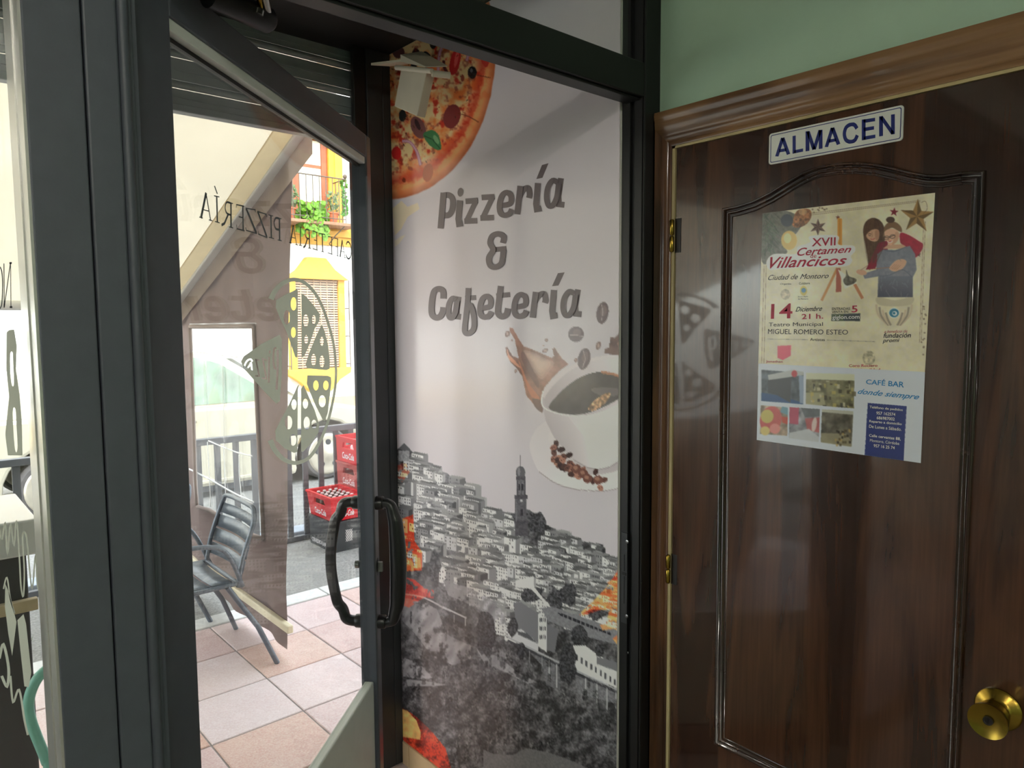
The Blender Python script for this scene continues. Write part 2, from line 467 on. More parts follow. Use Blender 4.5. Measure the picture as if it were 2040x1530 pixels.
# fixed glazing left of the post
wn2 = thing('window_2', (-1.5, 1.2, 0), 'fixed shop window at the left edge with mirrored lettering', 'window', kind='structure')
build(MB().box(-3.2, 0.164, 1.242, 1.248, 0.06, 2.50), 'glass_pane', M_glass, wn2)
M_bead = mat('glare_lit_bead', (205, 205, 200), 0.3, metal=0.5, var=0.02)  # outside glare on the post's side face is put into this pale colour
build(MB().box(0.1585, 0.1625, 1.124, 1.242, GZ, 2.546), 'reveal_strip', M_bead, wn2)
build(MB().box(0.1565, 0.1626, 1.166, 1.184, GZ, 2.546), 'bead', M_bead, wn2)
p = MB(); p.box(-3.2, 0.162, YF, 1.26, GZ, 0.06); p.box(-3.2, 0.162, YF, 1.26, 2.50, 2.546)
build(p, 'window_rail', M_alu, wn2, bevel=0.002)
for xx in (-1.35, -3.15):
    build(MB().box(xx-0.05, xx+0.05, YF, 1.26, 0.06, 2.50), 'window_mullion', M_alu, wn2, bevel=0.002)

# ------------------------------------------------------------------ door leaf, open outwards by about 42 degrees
LA = math.radians(41.7)
LD = np.array([math.cos(LA), math.sin(LA), 0.0]); LN = np.array([math.sin(LA), -math.cos(LA), 0.0])   # along leaf, towards the room
LH = np.array([0.305, 1.17, 0.0]); LLEN = 1.105; LT = 0.052
def leaf(t, off, z):
    """point on the leaf: t along it from the hinge, off metres towards the room from its inner face."""
    return LH+LD*t+LN*off+np.array([0, 0, z])
def lbox(mb, t0, t1, o0, o1, z0, z1):
    a = leaf(t0, o0, z0); return mb.obox(a, LD*(t1-t0), LN*(o1-o0), (0, 0, z1-z0))
leafp = leaf(0.5, -0.02, 0)
lf = thing('door_1', leaf(0, 0, GZ), 'open glass entrance door in an anthracite aluminium frame', 'door', kind='structure')
p = MB(); lbox(p, -0.012, 0.094, -LT, 0, GZ+0.012, 2.150); build(p, 'hinge_stile', M_alu, lf, bevel=0.003)
p = MB(); lbox(p, 1.052, 1.070, -LT, -0.002, GZ+0.012, 2.150); build(p, 'lock_stile', M_alu, lf, bevel=0.003)
M_alu2 = mat('lighter_aluminium_lip', (104, 104, 110), 0.32, metal=0.3, var=0.03, scale=30)
p = MB(); lbox(p, 1.056, 1.094, -LT+0.004, 0.0, GZ+0.012, 2.150); build(p, 'stile_lip', M_alu2, lf, bevel=0.003)
p = MB(); lbox(p, 1.094, 1.106, -LT+0.010, -0.010, GZ+0.012, 2.150); build(p, 'edge_seal', M_black, lf, bevel=0.002)
p = MB(); lbox(p, 0.094, 1.052, -LT, 0, 2.086, 2.150); build(p, 'top_rail', M_alu, lf, bevel=0.003)
M_beadl = mat('floorlit_glazing_bead', (232, 236, 230), 0.45, metal=0.0, var=0.03)  # light thrown up from the floor is put into the bead's pale colour
p = MB(); lbox(p, 0.094, 1.052, -0.026, -0.004, 2.0675, 2.0865); build(p, 'glazing_bead', M_beadl, lf, bevel=0.002)
p = MB(); lbox(p, 0.094, 1.052, -0.031, -0.020, 2.060, 2.069); build(p, 'gasket', M_black, lf)
p = MB(); lbox(p, 0.094, 1.052, -LT, 0, GZ+0.012, 0.085); build(p, 'bottom_rail', M_alu, lf, bevel=0.003)
p = MB(); lbox(p, 0.098, 1.05, -0.040, -0.012, 0.085, 0.520); build(p, 'kick_panel', mat('pale_grey_panel', (224, 231, 224), 0.45, var=0.02), lf, bevel=0.004)
p = MB(); lbox(p, 0.090, 1.056, -0.029, -0.023, 0.50, 2.075); build(p, 'glass_pane', M_glass, lf)
# pull handles: bowed tubes either side, lock cylinder, keyed escutcheon
M_hand = mat('black_plastic_grip', (26, 27, 28), 0.3, var=0.04, scale=20, spec=0.6)
def pull(side, depth, name, bow):
    b0 = 0.0 if side > 0 else -LT
    zt, zb = 1.068, 0.698
    t0 = 1.076
    o = lambda d: b0+side*d
    pts = [leaf(t0, o(0.0), zt), leaf(t0, o(depth*0.55), zt), leaf(t0, o(depth*0.85), zt-0.008), leaf(t0-bow*0.3, o(depth), zt-0.035)]
    for f in np.linspace(0.15, 0.85, 8):
        pts.append(leaf(t0-bow*(0.3+0.7*math.sin(math.pi*f)), o(depth+0.035*math.sin(math.pi*f)*(1.0 if side < 0 else 0.35)), zt-(zt-zb)*f))
    pts += [leaf(t0-bow*0.3, o(depth), zb+0.035), leaf(t0, o(depth*0.85), zb+0.008), leaf(t0, o(depth*0.55), zb), leaf(t0, o(0.0), zb)]
    P = crv(pts, 5)
    if side < 0:
        h = MB().tube(P, 0.0165, 14, ref=LD)
    else:
        rr = [0.0155+0.010*max(0.0, math.sin(math.pi*(i-8)/(len(P)-16))) if 8 < i < len(P)-8 else 0.0155 for i in range(len(P))]
        h = MB().tube(P, rr, 14, ref=LD)
    ho = build(h, name, M_hand, lf, smooth='all')
    for z in (zt, zb):
        a = leaf(t0, b0, z)
        build(MB().lathe([(0, 0.021), (0.018, 0.021), (0.022, 0.0185)], a, LN*side, 18), 'collar', M_hand, ho, smooth=True)
    return ho
tag(pull(-1, 0.062, 'pull_handle', 0.0), 'black bowed pull handle on the street side')
tag(pull(1, 0.052, 'pull_handle', 0.0), 'black bowed pull handle on the room side')
zc = 0.872
esc = MB().lathe([(0, 0.013), (0.004, 0.012)], leaf(1.074, -0.004, zc), LN, 20)
for i in range(len(esc.v)): esc.v[i] = (esc.v[i][0], esc.v[i][1], zc+(esc.v[i][2]-zc)*2.3)
ek = build(esc, 'escutcheon', M_black, lf, smooth=True)
build(MB().obox(leaf(1.070, 0.0, zc-0.016), LD*0.008, LN*0.016, (0, 0, 0.032)), 'key_cylinder', M_steel, ek, bevel=0.002)
build(MB().lathe([(0, 0.013), (0.012, 0.013), (0.013, 0.011)], leaf(1.062, -LT, zc+0.01), -LN, 16), 'outer_cylinder', M_steel, lf, smooth=True)
p = MB()
for z in (0.25, 1.1, 1.95):
    p = MB().tube([leaf(-0.016, -LT+0.005, z-0.05), leaf(-0.016, -LT+0.005, z+0.05)], 0.009, 12); build(p, 'hinge', M_alu, lf, smooth=True)

# ---------------------------------------------------------------- vinyl on the leaf's glass (seen from behind, so mirrored)
from mathutils.geometry import tessellate_polygon
M_vinyl = mat('grey_cut_vinyl', (196, 202, 190), 0.55, var=0.02, trans=0.5)
M_ink = mat('dark_cut_vinyl', (86, 92, 94), 0.55, var=0.02, trans=0.3)
GP = leaf(0.5, -0.0222, 1.0)
def onleaf(x, y): return onp(x, y, GP, LN)
def fill2d(mb, loops, fn):
    L3 = [[Vector((float(p[0]), float(p[1]), 0)) for p in l] for l in loops]
    tris = tessellate_polygon(L3)
    flat = [p for l in loops for p in l]
    mb.add([fn(p[0], p[1]) for p in flat], [tuple(t) for t in tris])
def outline(pts, w):
    q = stroke2(pts, w)
    return [a[0] for a in q]+[q[-1][1]]+[a for a in reversed([b[3] for b in q]+[q[-1][2]])]
c6 = crop(470, 540, 220/842)
fn6 = lambda x, y: onleaf(*c6(x, y))
em = MB()
ring = crv([(268, 215), (300, 150), (360, 92), (440, 64), (520, 87), (600, 165), (660, 275), (710, 420), (745, 560), (760, 700), (763, 800), (752, 920), (722, 1070), (690, 1180), (640, 1300), (560, 1420), (460, 1463), (370, 1438), (300, 1370), (262, 1290)], 4)
n = len(ring); ww = [44-26*math.sin(math.pi*i/(n-1))**0.7 for i in range(n)]
for qd in stroke2(ring, ww): fill2d(em, [qd], fn6)
SL = [([(465, 138), (430, 155), (370, 185), (308, 222), (303, 275), (340, 370), (385, 460), (420, 560), (452, 655), (469, 662), (472, 400), (472, 150)], [(440, 250, 22, 50), (388, 352, 24, 55), (438, 468, 18, 40)]),
      ([(500, 168), (530, 190), (600, 270), (640, 330), (636, 380), (600, 440), (560, 560), (520, 650), (500, 660)], [(533, 378, 20, 48), (594, 372, 14, 36), (536, 522, 14, 34)]),
      ([(655, 405), (680, 470), (705, 580), (715, 680), (715, 745), (690, 755), (545, 742), (530, 715), (560, 620), (610, 500)], [(655, 535, 14, 34), (592, 678, 18, 46), (656, 690, 18, 46)]),
      ([(545, 795), (700, 798), (725, 810), (728, 850), (700, 1080), (680, 1145), (665, 1140), (600, 1010), (540, 860)], [(610, 872, 20, 38), (686, 872, 20, 36), (658, 993, 26, 46)]),
      ([(515, 868), (530, 900), (600, 1060), (635, 1170), (630, 1230), (560, 1330), (510, 1380), (497, 1375), (497, 900)], [(530, 1012, 20, 38), (540, 1160, 24, 50), (596, 1168, 20, 34)]),
      ([(480, 865), (468, 880), (400, 1030), (340, 1140), (300, 1220), (305, 1290), (370, 1350), (440, 1385), (468, 1380), (472, 900)], [(443, 1018, 20, 40), (402, 1155, 28, 52), (436, 1288, 26, 44)])]
for out, holes in SL:
    fill2d(em, [out]+[ell(*h, n=20)[::-1] for h in holes], fn6)
slice_t = [(335, 485), (190, 560), (60, 650), (38, 690), (60, 742), (200, 900), (308, 1010), (335, 992), (350, 800), (350, 520)]
lets = [outline(crv([(310, 905), (318, 740), (318, 600)], 4), 17), outline(crv([(310, 585), (290, 600), (285, 680), (295, 740), (308, 745)], 4), 15),
        outline([(253, 655), (250, 850)], 14), ell(258, 618, 8, 15, 0, 10),
        outline([(235, 680), (205, 670), (232, 820), (198, 815)], 13), outline([(180, 680), (152, 676), (178, 800), (146, 800)], 12),
        outline(crv([(126, 690), (112, 672), (84, 686), (64, 730), (84, 742), (104, 720), (116, 700), (122, 760)], 3), 12)]
fill2d(em, [slice_t]+lets, fn6)
build(em, 'pizza_emblem', M_vinyl, lf)

# serif lettering along an arc
def glyph(ch):
    S = []
    def st(pts, w): S.append((pts, w))
    sf = lambda x, y, h=0.22: st([(x-h, y), (x+h, y)], 0.04)
    if ch == 'A': st([(0.5, 0), (0.14, 1)], 0.07); st([(0.48, 0), (0.86, 1)], 0.14); st([(0.25, 0.66), (0.75, 0.66)], 0.04); sf(0.14, 0.98, 0.13); sf(0.86, 0.98, 0.13)
    if ch == 'I': st([(0.5, 0), (0.5, 1)], 0.24); sf(0.5, 0.02, 0.42); sf(0.5, 0.98, 0.42)
    if ch == 'R': st([(0.2, 0), (0.2, 1)], 0.13); st(crv([(0.2, 0.03), (0.62, 0.04), (0.75, 0.25), (0.6, 0.46), (0.2, 0.5)], 4), 0.08); st([(0.45, 0.5), (0.75, 0.9), (0.98, 1)], 0.11); sf(0.2, 0.98, 0.18); sf(0.1, 0.02, 0.1)
    if ch == 'P': st([(0.25, 0), (0.25, 1)], 0.15); st(crv([(0.25, 0.03), (0.7, 0.04), (0.88, 0.26), (0.7, 0.5), (0.25, 0.52)], 4), 0.09); sf(0.25, 0.98, 0.22); sf(0.14, 0.02, 0.12)
    if ch == 'E': st([(0.25, 0), (0.25, 1)], 0.14); st([(0.1, 0.02), (0.9, 0.02), (0.92, 0.14)], 0.05); st([(0.25, 0.48), (0.7, 0.48)], 0.05); st([(0.1, 0.98), (0.92, 0.98), (0.96, 0.82)], 0.05)
    if ch == 'F': st([(0.25, 0), (0.25, 1)], 0.15); st([(0.1, 0.02), (0.9, 0.02), (0.92, 0.14)], 0.05); st([(0.25, 0.48), (0.7, 0.48)], 0.05); sf(0.25, 0.98, 0.2)
    if ch == 'Z': st([(0.08, 0.12), (0.1, 0.02), (0.92, 0.02)], 0.05); st([(0.88, 0.03), (0.1, 0.97)], 0.13); st([(0.06, 0.98), (0.9, 0.98), (0.95, 0.86)], 0.05)
    if ch == 'T': st([(0.5, 0), (0.5, 1)], 0.15); st([(0.05, 0.14), (0.08, 0.02), (0.92, 0.02), (0.95, 0.14)], 0.05); sf(0.5, 0.98, 0.22)
    if ch == 'C': st(crv([(0.88, 0.2), (0.75, 0.05), (0.5, 0.01), (0.2, 0.18), (0.1, 0.5), (0.2, 0.82), (0.5, 0.99), (0.78, 0.94), (0.92, 0.78)], 4), 0.1)
    return S
def put_glyph(mb, ch, quad, fn, mirror=True):
    tl, tr, br, bl = [np.array(q, float) for q in quad]
    for pts, w in glyph(ch):
        for qd in stroke2(pts, w):
            o = []
            for u, v in qd:
                if mirror: u = 1-u
                r = (1-u)*(1-v)*tl+u*(1-v)*tr+u*v*br+(1-u)*v*bl; o.append(fn(r[0], r[1]))
            mb.add(o, [(0, 1, 2, 3)])
c7 = crop(380, 360, 340/2040); fn7 = lambda x, y: onleaf(*c7(x, y))
lm = MB()
for ch, q in (('A', [(100, 128), (262, 160), (262, 487), (100, 440)]), ('I', [(272, 172), (348, 190), (352, 512), (285, 492)]), ('R', [(385, 232), (505, 268), (510, 572), (365, 530)]),
              ('E', [(535, 278), (650, 302), (655, 608), (545, 578)]), ('Z', [(645, 320), (785, 345), (800, 640), (650, 595)]), ('Z', [(785, 358), (915, 400), (925, 690), (800, 640)]),
              ('I', [(925, 400), (990, 420), (1000, 700), (930, 680)]), ('P', [(985, 430), (1085, 450), (1090, 725), (985, 700)])):
    put_glyph(lm, ch, q, fn7)
for qd in stroke2([(284, 62), (318, 158)], 12): fill2d(lm, [qd], fn7)
build(lm, 'lettering', M_ink, lf)
lm = MB()
for ch, q in (('A', [(1172, 520), (1278, 545), (1282, 775), (1175, 742)]), ('I', [(1288, 545), (1332, 556), (1335, 785), (1290, 772)]), ('R', [(1345, 565), (1432, 588), (1440, 815), (1345, 798)]),
              ('E', [(1455, 595), (1520, 615), (1525, 838), (1455, 815)]), ('T', [(1530, 622), (1612, 640), (1615, 862), (1540, 845)]), ('E', [(1635, 660), (1700, 675), (1702, 888), (1635, 865)]),
              ('F', [(1715, 680), (1768, 695), (1770, 908), (1715, 890)]), ('A', [(1770, 700), (1850, 720), (1855, 928), (1775, 905)]), ('C', [(1850, 722), (1925, 740), (1928, 945), (1850, 925)])):
    put_glyph(lm, ch, q, fn7)
build(lm, 'lettering', M_ink, lf)

# ------------------------------------------------------------------ wooden storeroom door on the right wall
dr = thing('door_2', (XW, 0.69, 0), 'dark varnished wooden storeroom door with an arched panel', 'door', kind='structure')
c4 = crop(1300, 0, 740/2040)
arch = [onx(*c4(a, b), XW) for a, b in ((386, 1143), (470, 1128), (560, 1100), (650, 1055), (740, 998), (830, 945), (920, 910), (1020, 893), (1130, 888), (1240, 897), (1340, 918), (1430, 942), (1520, 957), (1600, 958), (1700, 942), (1838, 916))]
top = [(q[1], q[2]) for q in arch]
top[0] = (0.938, 1.864); top[-1] = (0.416, 1.864)
zb, zlow = 0.588, 0.40
panel_out = [(0.936, zb)]+[(0.938, top[0][1])]+top[1:-1]+[(0.416, 1.864), (0.416, zb)]
# slab: field around the panel opening, panel sunk by 5 mm
def inset(path, d):
    P = [np.array(p) for p in path]; n = len(P); o = []
    for i in range(n):
        d1 = P[i]-P[i-1]; d2 = P[(i+1) % n]-P[i]; d1 /= np.linalg.norm(d1); d2 /= np.linalg.norm(d2)
        n1 = np.array([d1[1], -d1[0]]); n2 = np.array([d2[1], -d2[0]]); m = n1+n2; m /= np.linalg.norm(m)
        o.append(P[i]+m*d/max(0.35, m@n1))
    return o
area = sum(panel_out[i-1][0]*panel_out[i][1]-panel_out[i][0]*panel_out[i-1][1] for i in range(len(panel_out)))
if area > 0: panel_out = panel_out[::-1]
sgn = 1.0 if np.mean([p[0] for p in inset(panel_out, 0.05)]) is not None else 1.0
tst = inset(panel_out, 0.02)
if max(p[0] for p in tst) > max(p[0] for p in panel_out): sgn = -1.0
ins = lambda d: inset(panel_out, d*sgn)
low_out = [(0.936, 0.16), (0.936, zlow), (0.416, zlow), (0.416, 0.16)]
slab = MB()
outer = [(1.067, 0.012), (1.067, 2.020), (0.318, 2.020), (0.318, 0.012)]
fill2d(slab, [outer, [tuple(p) for p in ins(0.006)], low_out], lambda a, b: (XW, a, b))
slab.box(XW+0.012, XW+0.045, 0.318, 1.067, 0.012, 2.020)
for (a, b), (c, d) in zip(outer, outer[1:]+outer[:1]): slab.add([(XW, a, b), (XW, c, d), (XW+0.02, c, d), (XW+0.02, a, b)], [(0, 1, 2, 3)])
build(slab, 'door_slab', M_dw, dr, fix=False)
pn = MB(); fill2d(pn, [[tuple(p) for p in ins(0.018)]], lambda a, b: (XW+0.004, a, b)); build(pn, 'panel', M_dw, dr, fix=False)
build(MB().poly([(XW+0.004, a, b) for a, b in low_out]), 'panel', M_dw, dr, fix=False)
def sweep(mb, rings):
    n = len(rings[0]); o = []
    for r in rings: o += list(r)
    mb.add(o, [(i*n+k, i*n+(k+1) % n, (i+1)*n+(k+1) % n, (i+1)*n+k) for i in range(len(rings)-1) for k in range(n)])
prof = [(0.0, 0.0), (0.001, -0.006), (0.0035, -0.0085), (0.006, -0.006), (0.0075, -0.001), (0.009, 0.001), (0.0105, -0.003), (0.013, -0.0055), (0.0155, -0.003), (0.017, 0.002), (0.019, 0.001), (0.021, -0.001), (0.023, 0.004)]
mo = MB(); sweep(mo, [[(XW+h, q[0], q[1]) for q in ins(d)] for d, h in prof])
M_mold = wood('dark_moulding', (26, 14, 10), (48, 27, 18), (84, 52, 34), 2, rough=0.25, coat=0.9)
build(mo, 'panel_moulding', M_mold, dr, smooth='all')
lo = low_out
def ins2(d): 
    return [(0.936-d, 0.16+d), (0.936-d, zlow-d), (0.416+d, zlow-d), (0.416+d, 0.16+d)]
mo = MB(); sweep(mo, [[(XW+h, q[0], q[1]) for q in ins2(d)] for d, h in prof]); build(mo, 'panel_moulding', M_mold, dr, smooth=True)
for z0, z1 in ((1.775, 1.853), (0.951, 1.024)):
    h = build(MB().box(XW-0.0008, XW+0.002, 1.052, 1.070, z0-0.002, z1+0.002), 'hinge', M_darkbrass, dr)
    zm = (z0+z1)/2
    for a, b in ((z0, zm-0.0008), (zm+0.0008, z1)):
        build(MB().lathe([(0, 0.0035), (0.003, 0.0058), (b-a-0.003, 0.0058), (b-a, 0.0035)], (XW-0.008, 1.0735, a), (0, 0, 1), 16), 'knuckle', M_brass, h, smooth=True)
# knob
kr = onx(1989, 1412, XW)
kn = build(MB().lathe([(0.0, 0.0375), (0.004, 0.0375), (0.008, 0.034), (0.012, 0.024), (0.016, 0.020), (0.019, 0.0195)], (XW, kr[1], kr[2]), (-1, 0, 0), 40), 'knob_rose', M_brass, dr, smooth=True)
kb = build(MB().lathe([(0.012, 0.016), (0.020, 0.0165), (0.024, 0.022), (0.032, 0.026), (0.052, 0.0290), (0.060, 0.0310), (0.0625, 0.0308), (0.061, 0.027), (0.0585, 0.018), (0.0575, 0.0085)], (XW, kr[1], kr[2]), (-1, 0, 0), 40), 'knob', M_brass, dr, smooth=True)
build(MB().lathe([(0.057, 0.0078), (0.0605, 0.0078), (0.0605, 0.0064), (0.0595, 0.0055)], (XW, kr[1], kr[2]), (-1, 0, 0), 24), 'lock_cylinder', M_darkbrass, kb, smooth=True)
build(MB().box(XW-0.0612, XW-0.0590, kr[1]-0.0008, kr[1]+0.0008, kr[2]-0.004, kr[2]+0.004), 'keyway', M_black, kb)

# casing: moulded architrave swept up the hinge side and across the head
cprof = [(0.0, 0.0), (0.0, 0.006), (0.006, 0.0075), (0.010, 0.0065), (0.014, 0.010), (0.022, 0.0125), (0.030, 0.0115), (0.034, 0.014), (0.044, 0.0175), (0.056, 0.019), (0.062, 0.0185), (0.066, 0.021), (0.076, 0.022), (0.083, 0.020), (0.083, 0.0)]
cas = thing('trim_3', (XW, 0.69, 0), 'moulded brown wooden casing around the storeroom door', 'door casing', kind='structure')
yi, zi = 1.0775, 2.0275
def leg(y0, s, zmax=True):
    m = MB(); r = []
    for d, h in cprof:
        yy = y0+s*d
        if s > 0: yy = min(yy, YF-0.0005)
        r.append([(XW-h, yy, 0.0), (XW-h, yy, zi+d)])
    n = len(r)
    m.add([q[0] for q in r]+[q[1] for q in r], [(i, i+1, n+i+1, n+i) for i in range(n-1)])
    return m
build(leg(yi, 1), 'casing_upright', M_cas, cas, smooth=True)
build(leg(0.3075, -1), 'casing_upright', M_cas, cas, smooth=True)
hd = MB(); rr = [[(XW-h, min(yi+d, YF-0.0005), zi+d), (XW-h, 0.3075-d, zi+d)] for d, h in cprof]; n = len(rr)
hd.add([q[0] for q in rr]+[q[1] for q in rr], [(i, i+1, n+i+1, n+i) for i in range(n-1)])
build(hd, 'casing_head', M_cash, cas, smooth=True)
p = MB(); p.box(XW-0.004, XW+0.03, 1.0695, 1.0775, 0, 2.0275); build(p, 'edge_strip', M_cream, cas)
p = MB(); p.box(XW-0.004, XW+0.03, 0.3075, 1.0775, 2.0215, 2.0275); build(p, 'edge_strip', M_cream, cas)

# ------------------------------------------------------------------ sign plate
sg = thing('sign_plate', onx(1667, 268, XW), 'white plastic sign with blue lettering stuck above the arched panel', 'sign')
M_sw = mat('white_plastic', (232, 234, 226), 0.35, var=0.01); M_sb = mat('blue_print', (30, 44, 120), 0.4, var=0.03)
ya, yb, za, zb_ = 0.8265, 0.5555, 1.9415, 2.0065
def rrect(y0, y1, z0, z1, r, n=5):
    o = []
    for cy, cz, a0 in ((y0-r, z0+r, 0), (y1+r, z0+r, 90), (y1+r, z1-r, 180), (y0-r, z1-r, 270)):
        for i in range(n+1):
            a = math.radians(a0+90*i/n); o.append((cy+r*math.cos(a), cz-r*math.sin(a)))
    return o
build(MB().prism([(XW-0.0025, a, b) for a, b in rrect(ya, yb, za, zb_, 0.006)], (0.0025, 0, 0)), 'plate', M_sw, sg)
m = MB()
o1, o2 = rrect(ya-0.0035, yb+0.0035, za+0.0035, zb_-0.0035, 0.004), rrect(ya-0.005, yb+0.005, za+0.005, zb_-0.005, 0.003)
fill2d(m, [o1, o2], lambda a, b: (XW-0.0027, a, b)); build(m, 'border', M_sb, sg, fix=False)
m = MB(); X = XW-0.0027
c9 = crop(1300, 0, 740/2040)
SANS = {'A': [[(0.5, 0.0), (0.12, 1)], [(0.5, 0.0), (0.88, 1)], [(0.26, 0.70), (0.74, 0.70)]], 'L': [[(0.18, 0), (0.18, 1)], [(0.18, 0.91), (0.95, 0.91)]],
        'M': [[(0.13, 0), (0.13, 1)], [(0.87, 0), (0.87, 1)], [(0.16, 0), (0.5, 0.98)], [(0.84, 0), (0.5, 0.98)]], 'N': [[(0.14, 0), (0.14, 1)], [(0.86, 0), (0.86, 1)], [(0.15, 0.02), (0.85, 0.98)]],
        'E': [[(0.18, 0), (0.18, 1)], [(0.18, 0.09), (0.95, 0.09)], [(0.18, 0.49), (0.88, 0.49)], [(0.18, 0.91), (0.97, 0.91)]],
        'C': [crv([(0.86, 0.32), (0.72, 0.13), (0.5, 0.085), (0.24, 0.2), (0.14, 0.5), (0.24, 0.8), (0.5, 0.915), (0.74, 0.86), (0.88, 0.64)], 5)]}
SW = {'A': (0.23, 0.23, 0.17), 'L': (0.27, 0.18), 'M': (0.21, 0.21, 0.2, 0.2), 'N': (0.23, 0.23, 0.22), 'E': (0.26, 0.17, 0.17, 0.17), 'C': (0.19,)}
for ch, q in (('A', [(672, 762), (757, 748), (757, 848), (672, 863)]), ('L', [(766, 748), (830, 735), (830, 832), (766, 845)]), ('M', [(838, 722), (936, 712), (936, 815), (838, 832)]),
              ('A', [(944, 706), (1032, 693), (1032, 793), (944, 812)]), ('C', [(1040, 680), (1136, 668), (1136, 782), (1040, 795)]), ('E', [(1145, 658), (1226, 645), (1226, 758), (1145, 772)]), ('N', [(1242, 640), (1333, 626), (1333, 735), (1242, 750)])):
    tl, tr, br, bl = [np.array(a, float) for a in q]
    for pts, wd in zip(SANS[ch], SW[ch]):
        for qd in stroke2(pts, wd):
            o = []
            for uu, vv in qd:
                vv = min(1, max(0, vv)); uu = min(1, max(0, uu))
                r = (1-uu)*(1-vv)*tl+uu*(1-vv)*tr+uu*vv*br+(1-uu)*vv*bl; o.append(onx(*c9(r[0], r[1]), X))
            m.add(o, [(0, 1, 2, 3)])
build(m, 'lettering', M_sb, sg, fix=False)
# ------------------------------------------------------------------ room lamps behind the viewer
M_tube = bpy.data.materials.new('lamp_tube'); M_tube.use_nodes = True
_em = M_tube.node_tree.nodes['Principled BSDF']; _em.inputs['Emission Color'].default_value = (1.0, 0.95, 0.86, 1); _em.inputs['Emission Strength'].default_value = 24.0
for i, (lx_, ly_) in enumerate(((-0.9, -1.0), (-0.9, -2.8))):
    lp = thing('ceiling_lamp', (lx_, ly_, 2.75), 'fluorescent ceiling lamp %s the viewer' % ('just behind' if i == 0 else 'far behind'), 'lamp', 'ceiling lamps')
    build(MB().box(lx_-0.62, lx_+0.62, ly_-0.09, ly_+0.09, 2.70, 2.7495), 'housing', M_ceil, lp, bevel=0.006)
    for s in (-0.045, 0.045): build(MB().tube([(lx_-0.6, ly_+s, 2.685), (lx_+0.6, ly_+s, 2.685)], 0.014, 10), 'tube', M_tube, lp, smooth=True)
# ------------------------------------------------------------------ pavement, kerb, road
def rand_mat(name, cols, rough, spread=0.5, speck=0.12, sscale=140):
    """each object picks its own tone between the given colours, plus fine speckle."""
    m = bpy.data.materials.new(name); m.use_nodes = True
    nt = m.node_tree; b = nt.nodes['Principled BSDF']
    oi = nt.nodes.new('ShaderNodeObjectInfo'); rp = nt.nodes.new('ShaderNodeValToRGB')
    e = rp.color_ramp.elements
    e[0].color = lin(cols[0]); e[1].color = lin(cols[-1])
    for i, c in enumerate(cols[1:-1]): k = e.new((i+1)/(len(cols)-1)); k.color = lin(c)
    nt.links.new(oi.outputs['Random'], rp.inputs[0])
    tc = nt.nodes.new('ShaderNodeTexCoord'); nz = nt.nodes.new('ShaderNodeTexNoise'); nz.inputs['Scale'].default_value = sscale; nz.inputs['Detail'].default_value = 4
    ge = nt.nodes.new('ShaderNodeNewGeometry')
    nt.links.new(ge.outputs['Position'], nz.inputs['Vector'])
    n2 = nt.nodes.new('ShaderNodeTexNoise'); n2.inputs['Scale'].default_value = 2.2
    nt.links.new(ge.outputs['Position'], n2.inputs['Vector'])
    mx = nt.nodes.new('ShaderNodeMixRGB'); mx.blend_type = 'OVERLAY'; mx.inputs[0].default_value = speck*4
    nt.links.new(rp.outputs[0], mx.inputs[1]); nt.links.new(nz.outputs[0], mx.inputs[2])
    m2 = nt.nodes.new('ShaderNodeMixRGB'); m2.blend_type = 'OVERLAY'; m2.inputs[0].default_value = 0.25
    nt.links.new(mx.outputs[0], m2.inputs[1]); nt.links.new(n2.outputs[0], m2.inputs[2])
    nt.links.new(m2.outputs[0], b.inputs['Base Color']); b.inputs['Roughness'].default_value = rough
    bp = nt.nodes.new('ShaderNodeBump'); bp.inputs['Strength'].default_value = 0.3; bp.inputs['Distance'].default_value = 0.002
    nt.links.new(nz.outputs[0], bp.inputs['Height']); nt.links.new(bp.outputs[0], b.inputs['Normal'])
    MATS[name] = m
    return m
M_tile = rand_mat('pink_paving', [(214, 184, 178), (222, 202, 200), (216, 178, 160), (226, 210, 210)], 0.55)  # random tile tones; the orange one also stands in for warm light
M_asph = mat('asphalt', (150, 148, 142), 0.9, var=0.18, scale=90, bump=0.8, bscale=160)
M_kerb = mat('pale_kerb_stone', (222, 222, 218), 0.7, var=0.05, scale=30)
pv = thing('pavement', (1.0, 2.8, GZ), 'pink square paving tiles outside the entrance', 'pavement', kind='structure')
TP = 0.385
build(MB().box(-3.3, 4.6, 1.20, 4.0, GZ-0.2, GZ-0.005), 'mortar_bed', mat('grey_mortar', (158, 150, 146), 0.9, var=0.1, scale=40), pv)
hh = TP/2-0.0035
tm = MB(); tm.add([(-hh, -hh, -0.02), (hh, -hh, -0.02), (hh, hh, -0.02), (-hh, hh, -0.02), (-hh, -hh, -0.003), (hh, -hh, -0.003), (hh, hh, -0.003), (-hh, hh, -0.003),
                   (-hh+0.004, -hh+0.004, 0), (hh-0.004, -hh+0.004, 0), (hh-0.004, hh-0.004, 0), (-hh+0.004, hh-0.004, 0)],
                  [(0, 1, 5, 4), (1, 2, 6, 5), (2, 3, 7, 6), (3, 0, 4, 7), (4, 5, 9, 8), (5, 6, 10, 9), (6, 7, 11, 10), (7, 4, 8, 11), (8, 9, 10, 11)])
tme = bpy.data.meshes.new('paving_tile'); tme.from_pydata(tm.v, [], tm.f); tme.materials.append(M_tile)
rnd = random.Random(4)
for j in range(-4, 3):
    for i in range(-9, 7):
        cx, cy = 1.286+(i+0.5)*TP, 2.832+(j+0.5)*TP
        if cy-hh < 1.2: continue
        o = bpy.data.objects.new('paving_tile', tme); COL.objects.link(o); o.parent = pv
        o.location = (cx-1.0, cy-2.8, rnd.uniform(-0.0008, 0.0008))
